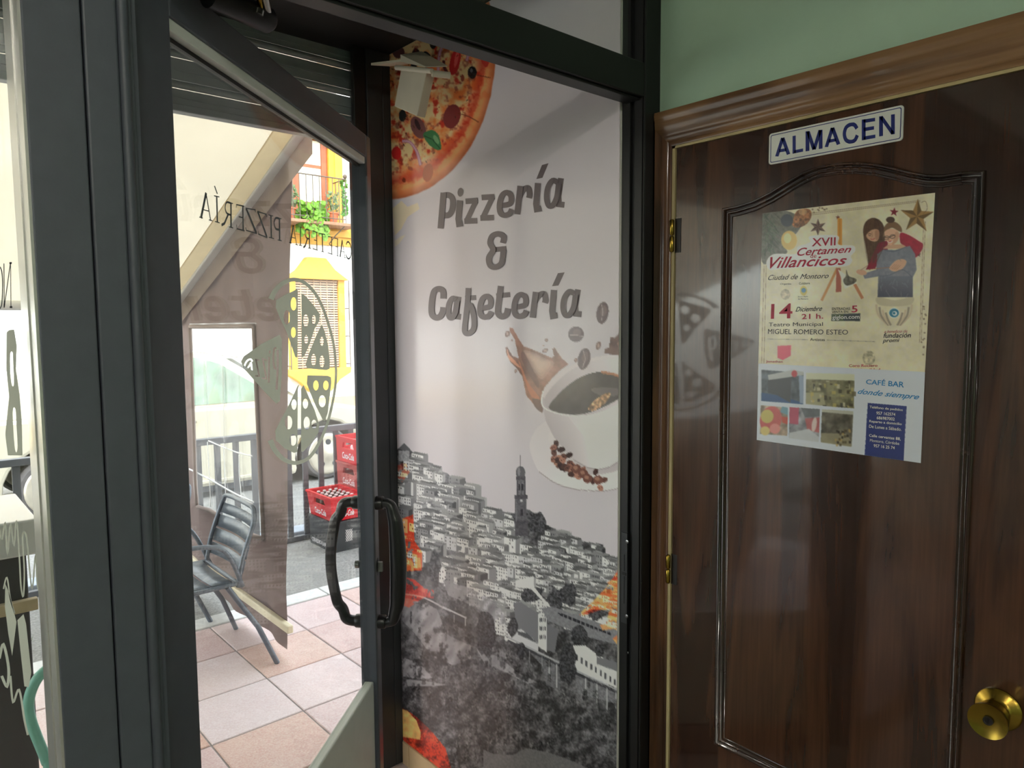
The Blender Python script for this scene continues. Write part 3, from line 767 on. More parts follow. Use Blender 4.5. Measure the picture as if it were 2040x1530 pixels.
kb_ = thing('kerb', (1.5, 4.07, GZ), 'pale stone kerb between the tiles and the road', 'kerb', kind='structure')
for i in range(9):
    x0 = -2.8+i*0.8; build(MB().box(x0+0.003, x0+0.797, 4.0, 4.145, GZ-0.2, GZ+0.002), 'kerb_stone', M_kerb, kb_, bevel=0.006)
struct(MB().box(-12, 18, 4.145, 12.4, RZ-0.3, RZ), 'road', M_asph, 'grey asphalt road beyond the kerb', 'road')
pl = thing('railing_plinth', (2, 5.3, RZ), 'low blue-grey concrete strip under the railing', 'kerb', kind='structure')
build(MB().box(-1.5, 6, 5.32, 5.5, RZ-0.1, RZ+0.05), 'strip', mat('bluegrey_concrete', (170, 178, 186), 0.8, var=0.06, scale=20), pl, bevel=0.01)

# ------------------------------------------------------------------ roller shutter under the entry ceiling
M_sh = mat('grey_shutter_lacquer', (150, 158, 158), 0.4, var=0.05, scale=20, spec=0.6)
sh = thing('roller_shutter', (0.3, YS, 2.25), 'raised grey roller shutter hanging under the black entry ceiling', 'shutter')
zs = 2.258
sl = [(zs, 0.045, 'f'), (zs+0.047, 0.022, 'r'), (zs+0.071, 0.062, 'f'), (zs+0.135, 0.022, 'r'), (zs+0.159, 0.062, 'f'), (zs+0.223, 0.022, 'r'), (zs+0.247, 0.04, 'f')]
for z, h, kd in sl:
    if kd == 'f':
        m = MB(); m.box(-3.1, 1.372, YS-0.004, YS+0.012, z, z+h); m.box(-3.1, 1.372, YS-0.008, YS-0.002, z+h*0.42, z+h*0.5)
    else:
        m = MB().tube([(-3.1, YS-0.004, z+h/2), (1.372, YS-0.004, z+h/2)], h/2, 14)
    build(m, 'slat', M_sh, sh, smooth=(kd == 'r'))
build(MB().box(-3.1, 1.372, YS-0.016, YS+0.022, zs-0.022, zs), 'bottom_bar', M_sh, sh, bevel=0.003)
gd = MB(); gd.box(1.31, 1.372, 2.232, YS-0.022, GZ, 2.546); gd.box(1.31, XM, YS+0.026, 2.352, GZ, 2.546); gd.box(1.372, XM, 2.232, YS+0.026, GZ, 2.546)
build(gd, 'guide_rail', mat('guide_rail_grey', (50, 53, 56), 0.42, var=0.05), sh, bevel=0.003)
gd = MB(); gd.box(1.262, 1.31, 2.236, 2.256, 2.25, 2.546); build(gd, 'end_bracket', M_black, sh, bevel=0.003)

# ------------------------------------------------------------------ small box fixed to the mural wall near the ceiling
M_cam = mat('cream_plastic', (206, 200, 178), 0.5, var=0.03)
sb = thing('wall_sensor', (XM, 2.08, 2.42), 'cream outdoor sensor box hung on the pizza print near the ceiling', 'sensor')
c3 = crop(730, 60, 170/1300)
A = ony(*c3(430, 1160), 2.02); 
def ps(x, y, X): return onx(*c3(x, y), X)
X0 = 1.27
p4 = [ps(425, 1160, X0), ps(770, 1310, X0-0.0), ps(915, 640, X0), ps(525, 600, X0)]
th = np.array([0.030, -0.0, 0.0])
build(MB().prism(p4, th), 'cover', M_cam, sb, bevel=0.002)
q = [ps(455, 570, X0-0.004), ps(1000, 625, X0-0.004)]
build(MB().tube([q[0], q[1]], 0.0075, 14), 'hinge_tube', M_cam, sb, smooth=True)
a = ps(1000, 660, X0-0.002)
build(MB().tube([a+np.array([0, -0.000, 0]), a+np.array([0.05, -0.02, 0])], 0.0095, 16), 'pivot', M_cam, sb, smooth=True)
r0, r1, r2 = ps(70, 535, X0-0.04), ps(520, 480, X0), ps(900, 570, X0)
up_ = np.array([0, 0, 0.007])
build(MB().add([r0, r1, r1+np.array([0.07, 0, 0.012]), r0+np.array([0.07, 0, 0.012]), r0+up_, r1+up_, r1+up_+np.array([0.07, 0, 0.012]), r0+up_+np.array([0.07, 0, 0.012])],
               [(0, 1, 2, 3), (4, 7, 6, 5), (0, 4, 5, 1), (1, 5, 6, 2), (2, 6, 7, 3), (3, 7, 4, 0)]), 'roof_plate', M_cam, sb)
build(MB().add([r1, r2, r2+np.array([0.08, 0, 0.02]), r1+np.array([0.08, 0, 0.02]), r1+up_*3, r2+up_*0.4, r2+np.array([0.08, 0, 0.024]), r1+np.array([0.08, 0, 0.05])],
               [(0, 1, 2, 3), (4, 7, 6, 5), (0, 4, 5, 1), (1, 5, 6, 2), (2, 6, 7, 3), (3, 7, 4, 0)]), 'roof_plate', M_cam, sb)
b0 = ps(720, 480, 1.33)
build(MB().tube([b0+np.array([0.075, 0, 0.02]), b0, b0-np.array([0, 0, 0.03])], 0.011, 10), 'bracket', M_black, sb, smooth=True)
cb = crv([ps(760, 430, 1.38), ps(800, 340, 1.37), ps(840, 380, 1.37), ps(900, 340, 1.38), ps(965, 400, 1.395), ps(960, 500, 1.395), ps(900, 560, 1.36)], 6)
build(MB().tube(cb, 0.0035, 8), 'cable', M_black, sb, smooth=True)

# ------------------------------------------------------------------ door closer arm outside the transom
dc = thing('door_closer', (0.5, 1.24, 2.2), 'black door closer with folded metal arm under the entry ceiling', 'door closer')
e1 = ony(541, 44, 1.30); e0 = ony(415, -12, 1.26)
build(MB().tube([e0, e0+(e1-e0)*0.94, e1], [0.022, 0.022, 0.016], 16), 'body', M_black, dc, smooth=True)
t0_, t1_ = ony(532, 24, 1.28), ony(520, -30, 1.24)
build(MB().tube([t0_, t1_], 0.008, 10), 'arm', M_chrome, dc, smooth=True)
t0_, t1_ = ony(521, 24, 1.28), ony(512, -30, 1.24)
build(MB().tube([t0_, t1_], 0.005, 10), 'arm', M_brass, dc, smooth=True)
build(MB().tube([ony(516, 20, 1.27), ony(514, 30, 1.27)], 0.009, 10), 'screw', M_chrome, dc, smooth=True)

# ------------------------------------------------------------------ terrace awning and its side curtain
M_canvas = mat('cream_canvas', (216, 204, 178), 0.85, var=0.03, scale=3, bump=0.15, bscale=200, trans=0.45)
M_tan = mat('tan_canvas_border', (205, 186, 146), 0.85, var=0.03, trans=0.25)
M_taupe = mat('taupe_canvas', (168, 152, 140), 0.85, var=0.05, scale=6, trans=0.2)
M_whbar = mat('white_lacquer_bar', (226, 226, 222), 0.35, var=0.02)
M_crbar = mat('cream_lacquer_bar', (232, 220, 188), 0.45, var=0.03)
AWX = 1.45
za_ = lambda y: 2.437-0.3777*(y-2.962)
aw = thing('awning', (0, 2.4, 2.6), 'cream fabric awning sloping down over the terrace', 'awning')
ys_ = np.linspace(2.37, 4.78, 22); xs_ = np.linspace(-3.4, 1.30, 24)
build(MB().grid([[(x, y, za_(y)-0.018*math.sin(math.pi*(y-2.37)/2.41)+0.004*math.sin(7*x)) for x in xs_] for y in ys_]), 'canopy', M_canvas, aw, smooth='all')
build(MB().grid([[(x, y, za_(y)-0.012*math.sin(math.pi*(y-2.37)/2.41)-0.006) for x in (1.295, 1.35, 1.41)] for y in ys_]), 'border_strip', M_tan, aw, smooth='all')
ab = MB().obox((1.385, 2.37, za_(2.37)-0.03), (0.045, 0, 0), (0, 2.41, za_(4.78)-za_(2.37)), (0, 0, 0.035)); build(ab, 'side_bar', M_whbar, aw, bevel=0.006)
build(MB().tube([(-3.4, 4.78, za_(4.78)-0.02), (1.43, 4.78, za_(4.78)-0.02)], 0.03, 14), 'front_bar', M_whbar, aw, smooth=True)
fl = MB().ball((1.30, 4.60, za_(4.60)-0.06), 0.035, 12, 8); build(fl, 'end_cap', M_crbar, aw, smooth=True)
build(MB().box(1.395, 1.425, 4.735, 4.765, za_(4.75)-0.13, za_(4.75)-0.03), 'bar_end', M_crbar, aw, bevel=0.004)
build(MB().tube([(-3.4, 2.375, za_(2.37)), (1.43, 2.375, za_(2.37))], 0.05, 14), 'roller', M_whbar, aw, smooth=True)

M_curt = mat('brown_canvas', (126, 108, 102), 0.85, var=0.06, scale=5, bump=0.3, bscale=9, stretch=(1, 1, 0.25), trans=0.12)
cu = thing('side_curtain', (AWX, 3.9, 0), 'brown canvas side curtain with a clear window hanging from the awning', 'curtain')
def cx_(y, z): return AWX+0.012*math.sin(9*y+1.3*z)*max(0.1, 1-z/2.6)+0.006*math.sin(23*y)+0.008*math.sin(11*z+2*y)*max(0, 0.9-z)
yr = lambda z: 3.14+0.215*max(0.0, min(1.0, (2.3-z)/2.2))       # free edge leans out towards its foot
W0, W1, WZ0, WZ1 = 3.635, 4.585, 0.50, 1.605
def patch(y0, y1, z0, z1, ny, nz):
    G = []
    for i in range(nz+1):
        row = []
        for j in range(ny+1):
            f = j/ny; t = i/nz
            zb0 = z0; 
            a = y0(0) if callable(y0) else y0
            z = z0+(z1-z0)*t
            ya = y0(z) if callable(y0) else y0
            yy = ya+(y1-ya)*f
            zt = min(z1, za_(yy)-0.02) if z1 > 1.7 else z1
            z = z0+(zt-z0)*t
            row.append((cx_(yy, z), yy, z))
        G.append(row)
    return G
cm = MB()
cm.grid(patch(yr, W0, 0.0, WZ0, 10, 14)); cm.grid(patch(yr, W0, WZ0, WZ1, 10, 24)); cm.grid(patch(yr, W0, WZ1, 2.4, 10, 16))
cm.grid(patch(W0, W1, 0.0, WZ0, 20, 14)); cm.grid(patch(W0, W1, WZ1, 2.4, 20, 16))
cm.grid(patch(W1, 4.86, 0.0, WZ0, 6, 14)); cm.grid(patch(W1, 4.86, WZ0, WZ1, 6, 24)); cm.grid(patch(W1, 4.86, WZ1, 2.4, 6, 6))
build(cm, 'fabric', M_curt, cu, smooth='all')
build(MB().grid([[(AWX-0.016, y, za_(y)-0.03-h) for h in (-0.04, 0.05, 0.10)] for y in np.linspace(2.9, 4.84, 20)]), 'top_band', M_taupe, cu, smooth='all')
M_pvc = glass('clear_pvc', (0.96, 0.97, 0.95), haze=0.06, rough=0.05)
build(MB().grid([[(cx_(y, z)-0.004+0.003*math.sin(14*y+5*z), y, z) for y in np.linspace(W0-0.02, W1+0.02, 24)] for z in np.linspace(WZ0-0.02, WZ1+0.02, 24)]), 'clear_window', M_pvc, cu, smooth='all')
M_seam = mat('window_welt', (150, 134, 126), 0.7, var=0.03)
wl = MB()
for a, b in (((W0, WZ0), (W0, WZ1)), ((W0, WZ1), (W1, WZ1)), ((W1, WZ1), (W1, WZ0)), ((W1, WZ0), (W0, WZ0))):
    m_ = [(cx_(a[0]+(b[0]-a[0])*t, a[1]+(b[1]-a[1])*t)-0.006, a[0]+(b[0]-a[0])*t, a[1]+(b[1]-a[1])*t) for t in np.linspace(0, 1, 14)]
    wl.tube(m_, 0.012, 6)
build(wl, 'window_seam', M_seam, cu, smooth='all')
M_thr = mat('white_crease', (245, 246, 246), 0.5, var=0.01)
def yz(x, y): q_ = onx(x, y, AWX); return q_
for pts, r in (([(380, 934), (420, 955), (470, 980), (508, 1000)], 0.006), ([(418, 878), (450, 892), (480, 902), (506, 908)], 0.004), ([(393, 922), (393, 955), (395, 990)], 0.004), ([(415, 880), (418, 930), (419, 1010)], 0.0045),
               ([(444, 884), (447, 930), (450, 1010)], 0.005), ([(480, 905), (481, 945), (484, 975), (485, 1015)], 0.005), ([(390, 700), (440, 708), (485, 712)], 0.0025), ([(416, 690), (416, 780), (417, 880)], 0.002), ([(446, 670), (447, 780), (446, 880)], 0.002), ([(480, 668), (484, 705)], 0.002)):
    P = [yz(*q_) for q_ in pts]; P = crv([(cx_(q_[1], q_[2])-0.009, q_[1], q_[2]) for q_ in P], 6)
    build(MB().tube(P, r, 6, flat=0.35, ref=(1, 0, 0)), 'crease', M_thr, cu, smooth='all')
br0, br1 = onx(578, 1256, AWX-0.02), onx(478, 1179, AWX-0.02)
br1 = br0+(br1-br0)*2.35; br1[2] = br0[2]
build(MB().obox(br0+np.array([-0.012, 0, -0.018]), (0.03, 0, 0), br1-br0, (0, 0, 0.04)), 'weight_bar', M_crbar, cu, bevel=0.006)

# ------------------------------------------------------------------ metal terrace chairs
M_chair = mat('grey_metal_chair', (104, 112, 122), 0.38, metal=0.35, var=0.03)
def chair(label):
    R0 = np.array([1.20, 3.6, GZ])
    t = thing('terrace_chair', R0, label, 'chair', 'slatted metal terrace chairs')
    yn, yf, xs, zs_ = 3.36, 3.80, 1.20, 0.405
    back = lambda y: [(xs+0.02, y, zs_-0.03), (xs+0.045, y, zs_+0.10), (xs+0.10, y, zs_+0.25)]
    fr_ = back(yn)+[(xs+0.115, yn+0.02, zs_+0.30), (xs+0.12, yn+0.07, zs_+0.33), (xs+0.12, yf-0.07, zs_+0.33), (xs+0.115, yf-0.02, zs_+0.30)]+back(yf)[::-1]
    build(MB().tube(crv(fr_, 4), 0.0115, 10), 'back_frame', M_chair, t, smooth='all')
    for k, (z0, z1) in enumerate(((0.235, 0.285), (0.165, 0.225), (0.095, 0.155), (0.03, 0.085))):
        g = []
        for zz in (z0, z1):
            g.append([(xs+0.03+zz*0.29+0.02*math.sin(math.pi*f), yn+(yf-yn)*f, zs_+zz) for f in np.linspace(0, 1, 7)])
        o = build(MB().grid(g), 'back_slat', M_chair, t, smooth='all'); s_ = o.modifiers.new('solid', 'SOLIDIFY'); s_.thickness = 0.006
    for k in range(4):
        y0 = 0; x0 = xs-0.40+k*0.102
        g = [[(x, yn+0.01+(yf-yn-0.02)*f, zs_-0.012*math.sin(math.pi*f)) for f in np.linspace(0, 1, 7)] for x in (x0, x0+0.09)]
        o = build(MB().grid(g), 'seat_slat', M_chair, t, smooth='all'); s_ = o.modifiers.new('solid', 'SOLIDIFY'); s_.thickness = 0.006
    build(MB().tube([(xs+0.02, yn, zs_-0.012), (xs-0.41, yn, zs_-0.012), (xs-0.41, yf, zs_-0.012), (xs+0.02, yf, zs_-0.012)], 0.011, 10, closed=True), 'seat_frame', M_chair, t, smooth=True)
    for y, s in ((yn, -1), (yf, 1)):
        build(MB().tube([(xs-0.03, y, zs_-0.02), (xs+0.10, y+s*0.02, zs_-0.24), (xs+0.185, y+s*0.05+0.02, GZ)], 0.0125, 10), 'leg', M_chair, t, smooth=True)
        build(MB().tube([(xs-0.36, y, zs_-0.02), (xs-0.40, y, GZ)], 0.0125, 10), 'leg', M_chair, t, smooth=True)
        arm = crv([(xs-0.38, y, zs_-0.01), (xs-0.39, y+s*0.03, zs_+0.14), (xs-0.32, y+s*0.035, zs_+0.205), (xs-0.12, y+s*0.035, zs_+0.20), (xs-0.03, y+s*0.03, zs_+0.14), (xs+0.04, y, zs_-0.03)], 5)
        build(MB().tube(arm, 0.011, 10), 'armrest', M_chair, t, smooth='all')
    return t
ch1 = chair('grey slatted metal chair nearest the door, backed against the curtain')
ch2 = copy_tree(ch1); ch2.location = (1.13, 4.33, GZ); ch2['label'] = 'grey metal chair half hidden by the door frame, behind the nearest chair'

# ------------------------------------------------------------------ railing by the road
M_rail = mat('dark_iron_paint', (92, 94, 98), 0.5, var=0.05)
YR = 5.24
rl = thing('railing', (2.2, YR, RZ), 'dark grey iron railing along the road', 'railing')
rt = ony(607, 853, YR)[2]; rb = ony(590, 1070, YR)[2]
build(MB().box(-0.8, 5.6, YR-0.03, YR+0.03, rt-0.045, rt), 'top_rail', M_rail, rl, bevel=0.004)
build(MB().box(-0.8, 5.6, YR-0.02, YR+0.02, rb-0.03, rb+0.008), 'bottom_rail', M_rail, rl, bevel=0.004)
x576 = ony(577, 980, YR)[0]; x640 = ony(641, 980, YR)[0]; dx = (x640-x576)/2
for k in range(-22, 24):
    xx = x576+k*dx
    if -0.8 < xx < 5.6:
        build(MB().box(xx-0.021, xx+0.021, YR-0.008, YR+0.008, rb, rt-0.04), 'baluster', M_rail, rl)
for xx in (-0.75, 1.35, 3.4, 5.5):
    build(MB().box(xx-0.03, xx+0.03, YR+0.005, YR+0.06, RZ+0.04, rt), 'post', M_rail, rl)

# ------------------------------------------------------------------ crates and bottles
M_red = mat('red_crate_plastic', (226, 26, 40), 0.4, var=0.04, trans=0.12); M_dred = mat('faded_red_crate', (186, 78, 74), 0.5, var=0.06)
M_blk = mat('black_crate_plastic', (58, 60, 62), 0.5, var=0.06); M_wht = mat('white_print', (245, 240, 240), 0.5, var=0.01)
def crate(o, sx, sy, h, m, label, flare=0.012, word=None, faces=('x', 'y'), slot=True, lattice=False, tint=None):
    """open bottle crate with rim, hand holes and recessed base; o = near left bottom corner."""
    o = np.asarray(o, float)
    t = thing('bottle_crate', (o[0]+sx/2, o[1]+sy/2, o[2]), label, 'crate', 'crates stacked by the railing')
    w_ = 0.014
    c_ = o+np.array([sx/2, sy/2, 0])
    def P(u, v, z, out=0.0):
        f = flare*(z/h); return c_+np.array([u*(sx/2-flare+f+out), v*(sy/2-flare+f+out), z])
    def wall(u0, v0, u1, v1, hole):
        a0, a1 = np.array([u0, v0]), np.array([u1, v1])
        def pt(s, z, off): q_ = a0+(a1-a0)*s; return P(q_[0], q_[1], z, off)
        loops = [[(0, 0), (1, 0), (1, h), (0, h)]]
        if hole: loops.append([(0.24, h*0.56), (0.30, h*0.80), (0.70, h*0.80), (0.76, h*0.56)])
        mb = MB()
        for off in (0.0, -w_):
            fill2d(mb, loops, lambda s, z: pt(s, z, off))
        for lp in loops:
            for (s0, zz0), (s1, zz1) in zip(lp, lp[1:]+lp[:1]):
                mb.add([pt(s0, zz0, 0), pt(s1, zz1, 0), pt(s1, zz1, -w_), pt(s0, zz0, -w_)], [(0, 1, 2, 3)])
        return mb, pt
    for (u0, v0, u1, v1, ax) in ((-1, -1, 1, -1, 'y'), (1, -1, 1, 1, 'b'), (1, 1, -1, 1, 'b'), (-1, 1, -1, -1, 'x')):
        mb, pt = wall(u0, v0, u1, v1, slot)
        so = build(mb, 'side', m, t)
        if word and ax in faces:
            wm = MB(); z0, z1 = (h*0.14, h*0.40) if not lattice else (h*0.10, h*0.24)
            a, b = (0.25, 0.75) if not lattice else (0.08, 0.92)
            if lattice and ax == 'y':
                for i in range(4):
                    for j in range(4):
                        s0, zz = 0.42+i*0.055, h*(0.30+j*0.10)
                        for qd in (((s0, zz), (s0+0.055, zz+h*0.10)), ((s0, zz+h*0.10), (s0+0.055, zz))):
                            for r4 in stroke2([(qd[0][0], qd[0][1]/h), (qd[1][0], qd[1][1]/h)], 0.013):
                                wm.add([pt(q_[0], q_[1]*h, 0.0015) for q_ in r4], [(0, 1, 2, 3)])
                build(wm, 'emblem', M_wht, so)
            else:
                text_quad(wm, word, pt(a, z0, 0.0015), pt(b, z0, 0.0015), pt(b, z1, 0.0015), pt(a, z1, 0.0015), bold=0.02, shear=0.2 if not lattice else 0)
                build(wm, 'print', M_wht, so)
    rim = MB()
    for (u0, v0, u1, v1) in ((-1, -1, 1, -1), (1, -1, 1, 1), (1, 1, -1, 1), (-1, 1, -1, -1)):
        a, b = P(u0, v0, h, 0.004), P(u1, v1, h, 0.004); rim.obox(a-np.array([0.004, 0.004, 0.012]), b-a+np.array([0.008, 0.008, 0])*np.sign(abs(b-a)), np.array([0.008, 0.008, 0])*(1-np.sign(np.round(abs(b-a), 3))), (0, 0, 0.014))
    build(rim, 'rim', m, t)
    build(MB().box(o[0]+flare+0.004, o[0]+sx-flare-0.004, o[1]+flare+0.004, o[1]+sy-flare-0.004, o[2], o[2]+0.012), 'base', m, t)
    return t
kc = onz(664, 1103, RZ)
kx, ky = kc[0]-0.0, kc[1]
crate((kx, ky, RZ), 0.25, 0.38, 0.225, M_blk, 'black crate on the road carrying the bottle-filled red crate', 0.004, 'CERVEZAS ALHAMBRA', ('x', 'y'), False, True)
zr = RZ+0.225
RC = (kx-0.012, ky+0.0, zr+0.0035)
crate(RC, 0.275, 0.39, 0.185, M_red, 'bright red crate full of bottles on the black crate', 0.022, 'Coca-Cola')
sc_ = onz(727, 1092, RZ); sx_, sy_ = kx+0.275, ky+0.07
hz = 0.197
lab = ['red crate at the foot of the tall stack beside the black crate', 'second red crate from the road in the tall stack', 'faded dusty red crate just under the top of the tall stack', 'bright red crate on top of the tall stack by the railing']
for k in range(4):
    crate((sx_, sy_, RZ+k*(hz+0.0035)), 0.28, 0.37, hz, M_dred if k == 2 else M_red, lab[k], 0.004, 'Coca-Cola')
M_bot = mat('brown_bottle_glass', (92, 60, 44), 0.15, var=0.1, spec=0.8); M_cap = mat('pale_bottle_cap', (222, 200, 196), 0.35, var=0.1)
bt = thing('glass_bottle', (RC[0]+0.064, RC[1]+0.066, RC[2]+0.0125), 'capped glass bottle standing in the bright red crate', 'bottle', 'bottles in the red crate')
build(MB().lathe([(0, 0.021), (0.10, 0.0225), (0.125, 0.016), (0.145, 0.011), (0.158, 0.011)], bt.location, (0, 0, 1), 10), 'body', M_bot, bt, smooth=True)
build(MB().lathe([(0.155, 0.0135), (0.162, 0.0135), (0.165, 0.011)], bt.location, (0, 0, 1), 10), 'cap', M_cap, bt, smooth=True)
for i in range(4):
    for j in range(5):
        if i == 0 and j == 0: continue
        c = copy_tree(bt); c.location = (RC[0]+0.064+i*0.049, RC[1]+0.066+j*0.0625, RC[2]+0.0125)
kt = thing('drink_can', (sx_+0.08, sy_+0.22, RZ+3*(hz+0.0035)+0.0125), 'white can standing in the top red crate', 'can')
build(MB().lathe([(0, 0.028), (0.006, 0.033), (0.105, 0.033), (0.115, 0.027)], kt.location, (0, 0, 1), 16), 'body', M_wht, kt, smooth=True)
kt = thing('drink_can', (sx_+0.08, sy_+0.14, RZ+3*(hz+0.0035)+0.0125), 'yellow can standing in the top red crate', 'can')
build(MB().lathe([(0, 0.028), (0.006, 0.033), (0.095, 0.033), (0.105, 0.027)], kt.location, (0, 0, 1), 16), 'body', mat('yellow_print', (244, 190, 40), 0.4), kt, smooth=True)

# ------------------------------------------------------------------ parked car
M_car = mat('cream_car_paint', (204, 197, 176), 0.25, var=0.02, coat=0.6); M_tyre = mat('tyre_rubber', (104, 100, 98), 0.8, var=0.1)
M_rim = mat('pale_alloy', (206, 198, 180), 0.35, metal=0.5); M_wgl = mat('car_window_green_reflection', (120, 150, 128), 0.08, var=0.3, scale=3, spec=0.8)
M_dkp = mat('dark_plastic_trim', (60, 62, 64), 0.6)
cr_ = thing('parked_car', (2.35, 8.0, RZ), 'cream car parked on the road behind the railing', 'car')
YC0, YC1 = 7.15, 8.85
side = [(0.30, 0.12), (0.42, 0.05), (4.25, 0.05), (4.40, 0.16), (4.42, 0.42), (4.32, 0.60), (4.05, 0.70), (3.42, 0.80), (3.30, 0.815), (0.55, 0.84), (0.28, 0.80), (0.22, 0.5)]
arch_pts = []
def cut_arch(poly, cx, r):
    """bottom edge runs at z 0.05 from low x to high x; insert a wheel arch."""
    o = []
    for i, p_ in enumerate(poly):
        o.append(p_)
    return o
bot = [(0.42, 0.05)]
for cxw in (1.08, 3.63):
    bot += [(cxw-0.37, 0.05)]+[(cxw-0.37*math.cos(a), 0.22+0.37*math.sin(a)) for a in np.linspace(-0.3, math.pi+0.3, 14)]+[(cxw+0.37, 0.05)]
bot += [(4.25, 0.05)]
prof_ = [(0.30, 0.12)]+bot+side[3:]
bm_ = MB()
ys3 = [(YC0, 0.0), (YC0+0.06, 0.0), (YC1-0.06, 0.0), (YC1, 0.0)]
def car_side(y):
    m_ = MB(); fill2d(m_, [prof_], lambda a, b: (a, y, b)); return m_
bm_.prism([(a, YC0+0.02, b) for a, b in prof_], (0, 1.66, 0))
build(bm_, 'body', M_car, cr_, bevel=0.03)
gh = [(0.50, 0.83), (0.80, 1.20), (1.15, 1.36), (2.35, 1.38), (2.62, 1.30), (3.38, 0.80)]
g2 = MB(); n = len(gh)
A_ = [(a, YC0+0.06+(b-0.8)*0.28, b) for a, b in gh]; B_ = [(a, YC1-0.06-(b-0.8)*0.28, b) for a, b in gh]
g2.add(A_+B_, [tuple(range(n)), tuple(range(n, 2*n))[::-1]]+[(i, i+1, n+i+1, n+i) for i in range(n-1)]+[(n-1, 0, n, 2*n-1)])
build(g2, 'cabin', M_car, cr_, bevel=0.02)
def cwin(pts, name):
    build(MB().prism([(a, YC0+0.05+(b-0.8)*0.28, b) for a, b in pts], (0, 0.01, 0)), name, M_wgl, cr_)
cwin([(1.02, 0.86), (1.05, 1.14), (1.25, 1.28), (1.78, 1.30), (1.78, 0.85)], 'rear_window')
cwin([(1.86, 0.85), (1.86, 1.30), (2.34, 1.31), (2.56, 1.24), (3.12, 0.86)], 'side_window')
ws = MB().add([(2.68, YC0+0.22, 1.275), (2.68, YC1-0.22, 1.275), (3.34, YC1-0.10, 0.835), (3.34, YC0+0.10, 0.835)], [(0, 1, 2, 3)])
for i in range(4): ws.v[i] = (ws.v[i][0]+0.02, ws.v[i][1], ws.v[i][2]+0.012)
build(ws, 'windscreen', M_wgl, cr_)
build(MB().ball((3.06, YC0-0.06, 0.90), 0.09, 12, 8, (1.0, 0.9, 0.7)), 'wing_mirror', M_car, cr_, smooth='all')
for xx in (1.82, 3.16, 0.98):
    build(MB().box(xx-0.004, xx+0.004, YC0+0.015, YC0+0.022, 0.12, 0.82), 'door_seam', M_dkp, cr_)
for xx in (1.30, 2.10):
    build(MB().tube([(xx, YC0, 0.70), (xx+0.08, YC0-0.018, 0.705), (xx+0.16, YC0, 0.70)], 0.012, 8), 'door_handle', M_chrome, cr_, smooth='all')
build(MB().box(1.48, 3.22, YC0+0.0, YC0+0.03, 0.085, 0.12), 'sill_strip', M_car, cr_, bevel=0.008)
build(MB().box(1.48, 3.22, YC0+0.03, YC1-0.03, RZ+0.06, 0.06), 'underbody', M_dkp, cr_)
for cxw in (1.08, 3.63):
    for yy, s in ((YC0+0.03, 1), (YC1-0.22, 1)):
        w_o = build(MB().lathe([(0, 0.22), (0.0, 0.255), (0.03, 0.28), (0.16, 0.28), (0.19, 0.25), (0.19, 0.2)], (cxw, yy, RZ+0.281), (0, 1, 0), 32), 'wheel', M_tyre, cr_, smooth=True)
        build(MB().lathe([(-0.030, 0.05), (-0.022, 0.06), (-0.010, 0.16), (-0.018, 0.20), (-0.014, 0.215), (0.004, 0.228)], (cxw, yy, RZ+0.281), (0, 1, 0), 32), 'wheel_rim', M_rim, w_o, smooth=True)
        for k in range(5):
            a = k*2*math.pi/5+0.3; c0 = np.array([cxw+0.13*math.cos(a), yy-0.017, RZ+0.281+0.13*math.sin(a)])
            build(MB().lathe([(0, 0.032), (0.006, 0.032)], c0, (0, 1, 0), 10), 'rim_hole', M_dkp, w_o)
build(MB().box(4.30, 4.40, YC0+0.10, YC0+0.42, 0.46, 0.60), 'headlight', mat('headlight_glass', (220, 224, 224), 0.15), cr_, bevel=0.03)

# ------------------------------------------------------------------ house across the street
YB = 12.4
M_yel = mat('yellow_ochre_paint', (224, 168, 66), 0.8, var=0.05, scale=3); M_wood = mat('orange_brown_joinery', (160, 86, 50), 0.5, var=0.12, scale=14, stretch=(1, 1, 0.15))
M_cur = mat('cream_curtain', (206, 202, 182), 0.8, var=0.03); M_blind = mat('reed_blind', (186, 158, 132), 0.7, var=0.12, scale=30)
M_iron = mat('dark_wrought_iron', (92, 82, 70), 0.6, var=0.05); M_slab = mat('brown_balcony_edge', (150, 110, 82), 0.7, var=0.06)
hs_ = thing('white_house', (6, YB, RZ), 'white house with yellow trim across the street', 'building')
build(MB().box(-12, 18, YB, YB+0.6, RZ, 8.5), 'wall', mat('whitewash', (234, 232, 224), 0.9, var=0.02, scale=2), hs_)
def B(x, y, Y=YB): return ony(x, y, Y)
z0b, z1b = 3.10, 3.46
build(MB().box(-12, 18, YB-0.06, YB, z0b, z0b+0.15), 'cornice', M_yel, hs_); build(MB().box(-12, 18, YB-0.12, YB, z0b+0.155, z0b+0.26), 'cornice', M_yel, hs_); build(MB().box(-12, 18, YB-0.08, YB, z0b+0.265, z1b), 'cornice', M_yel, hs_)
build(MB().box(-12, 18, YB-0.04, YB, RZ, 0.28), 'plinth', mat('ochre_plinth', (226, 196, 130), 0.8, var=0.05), hs_)
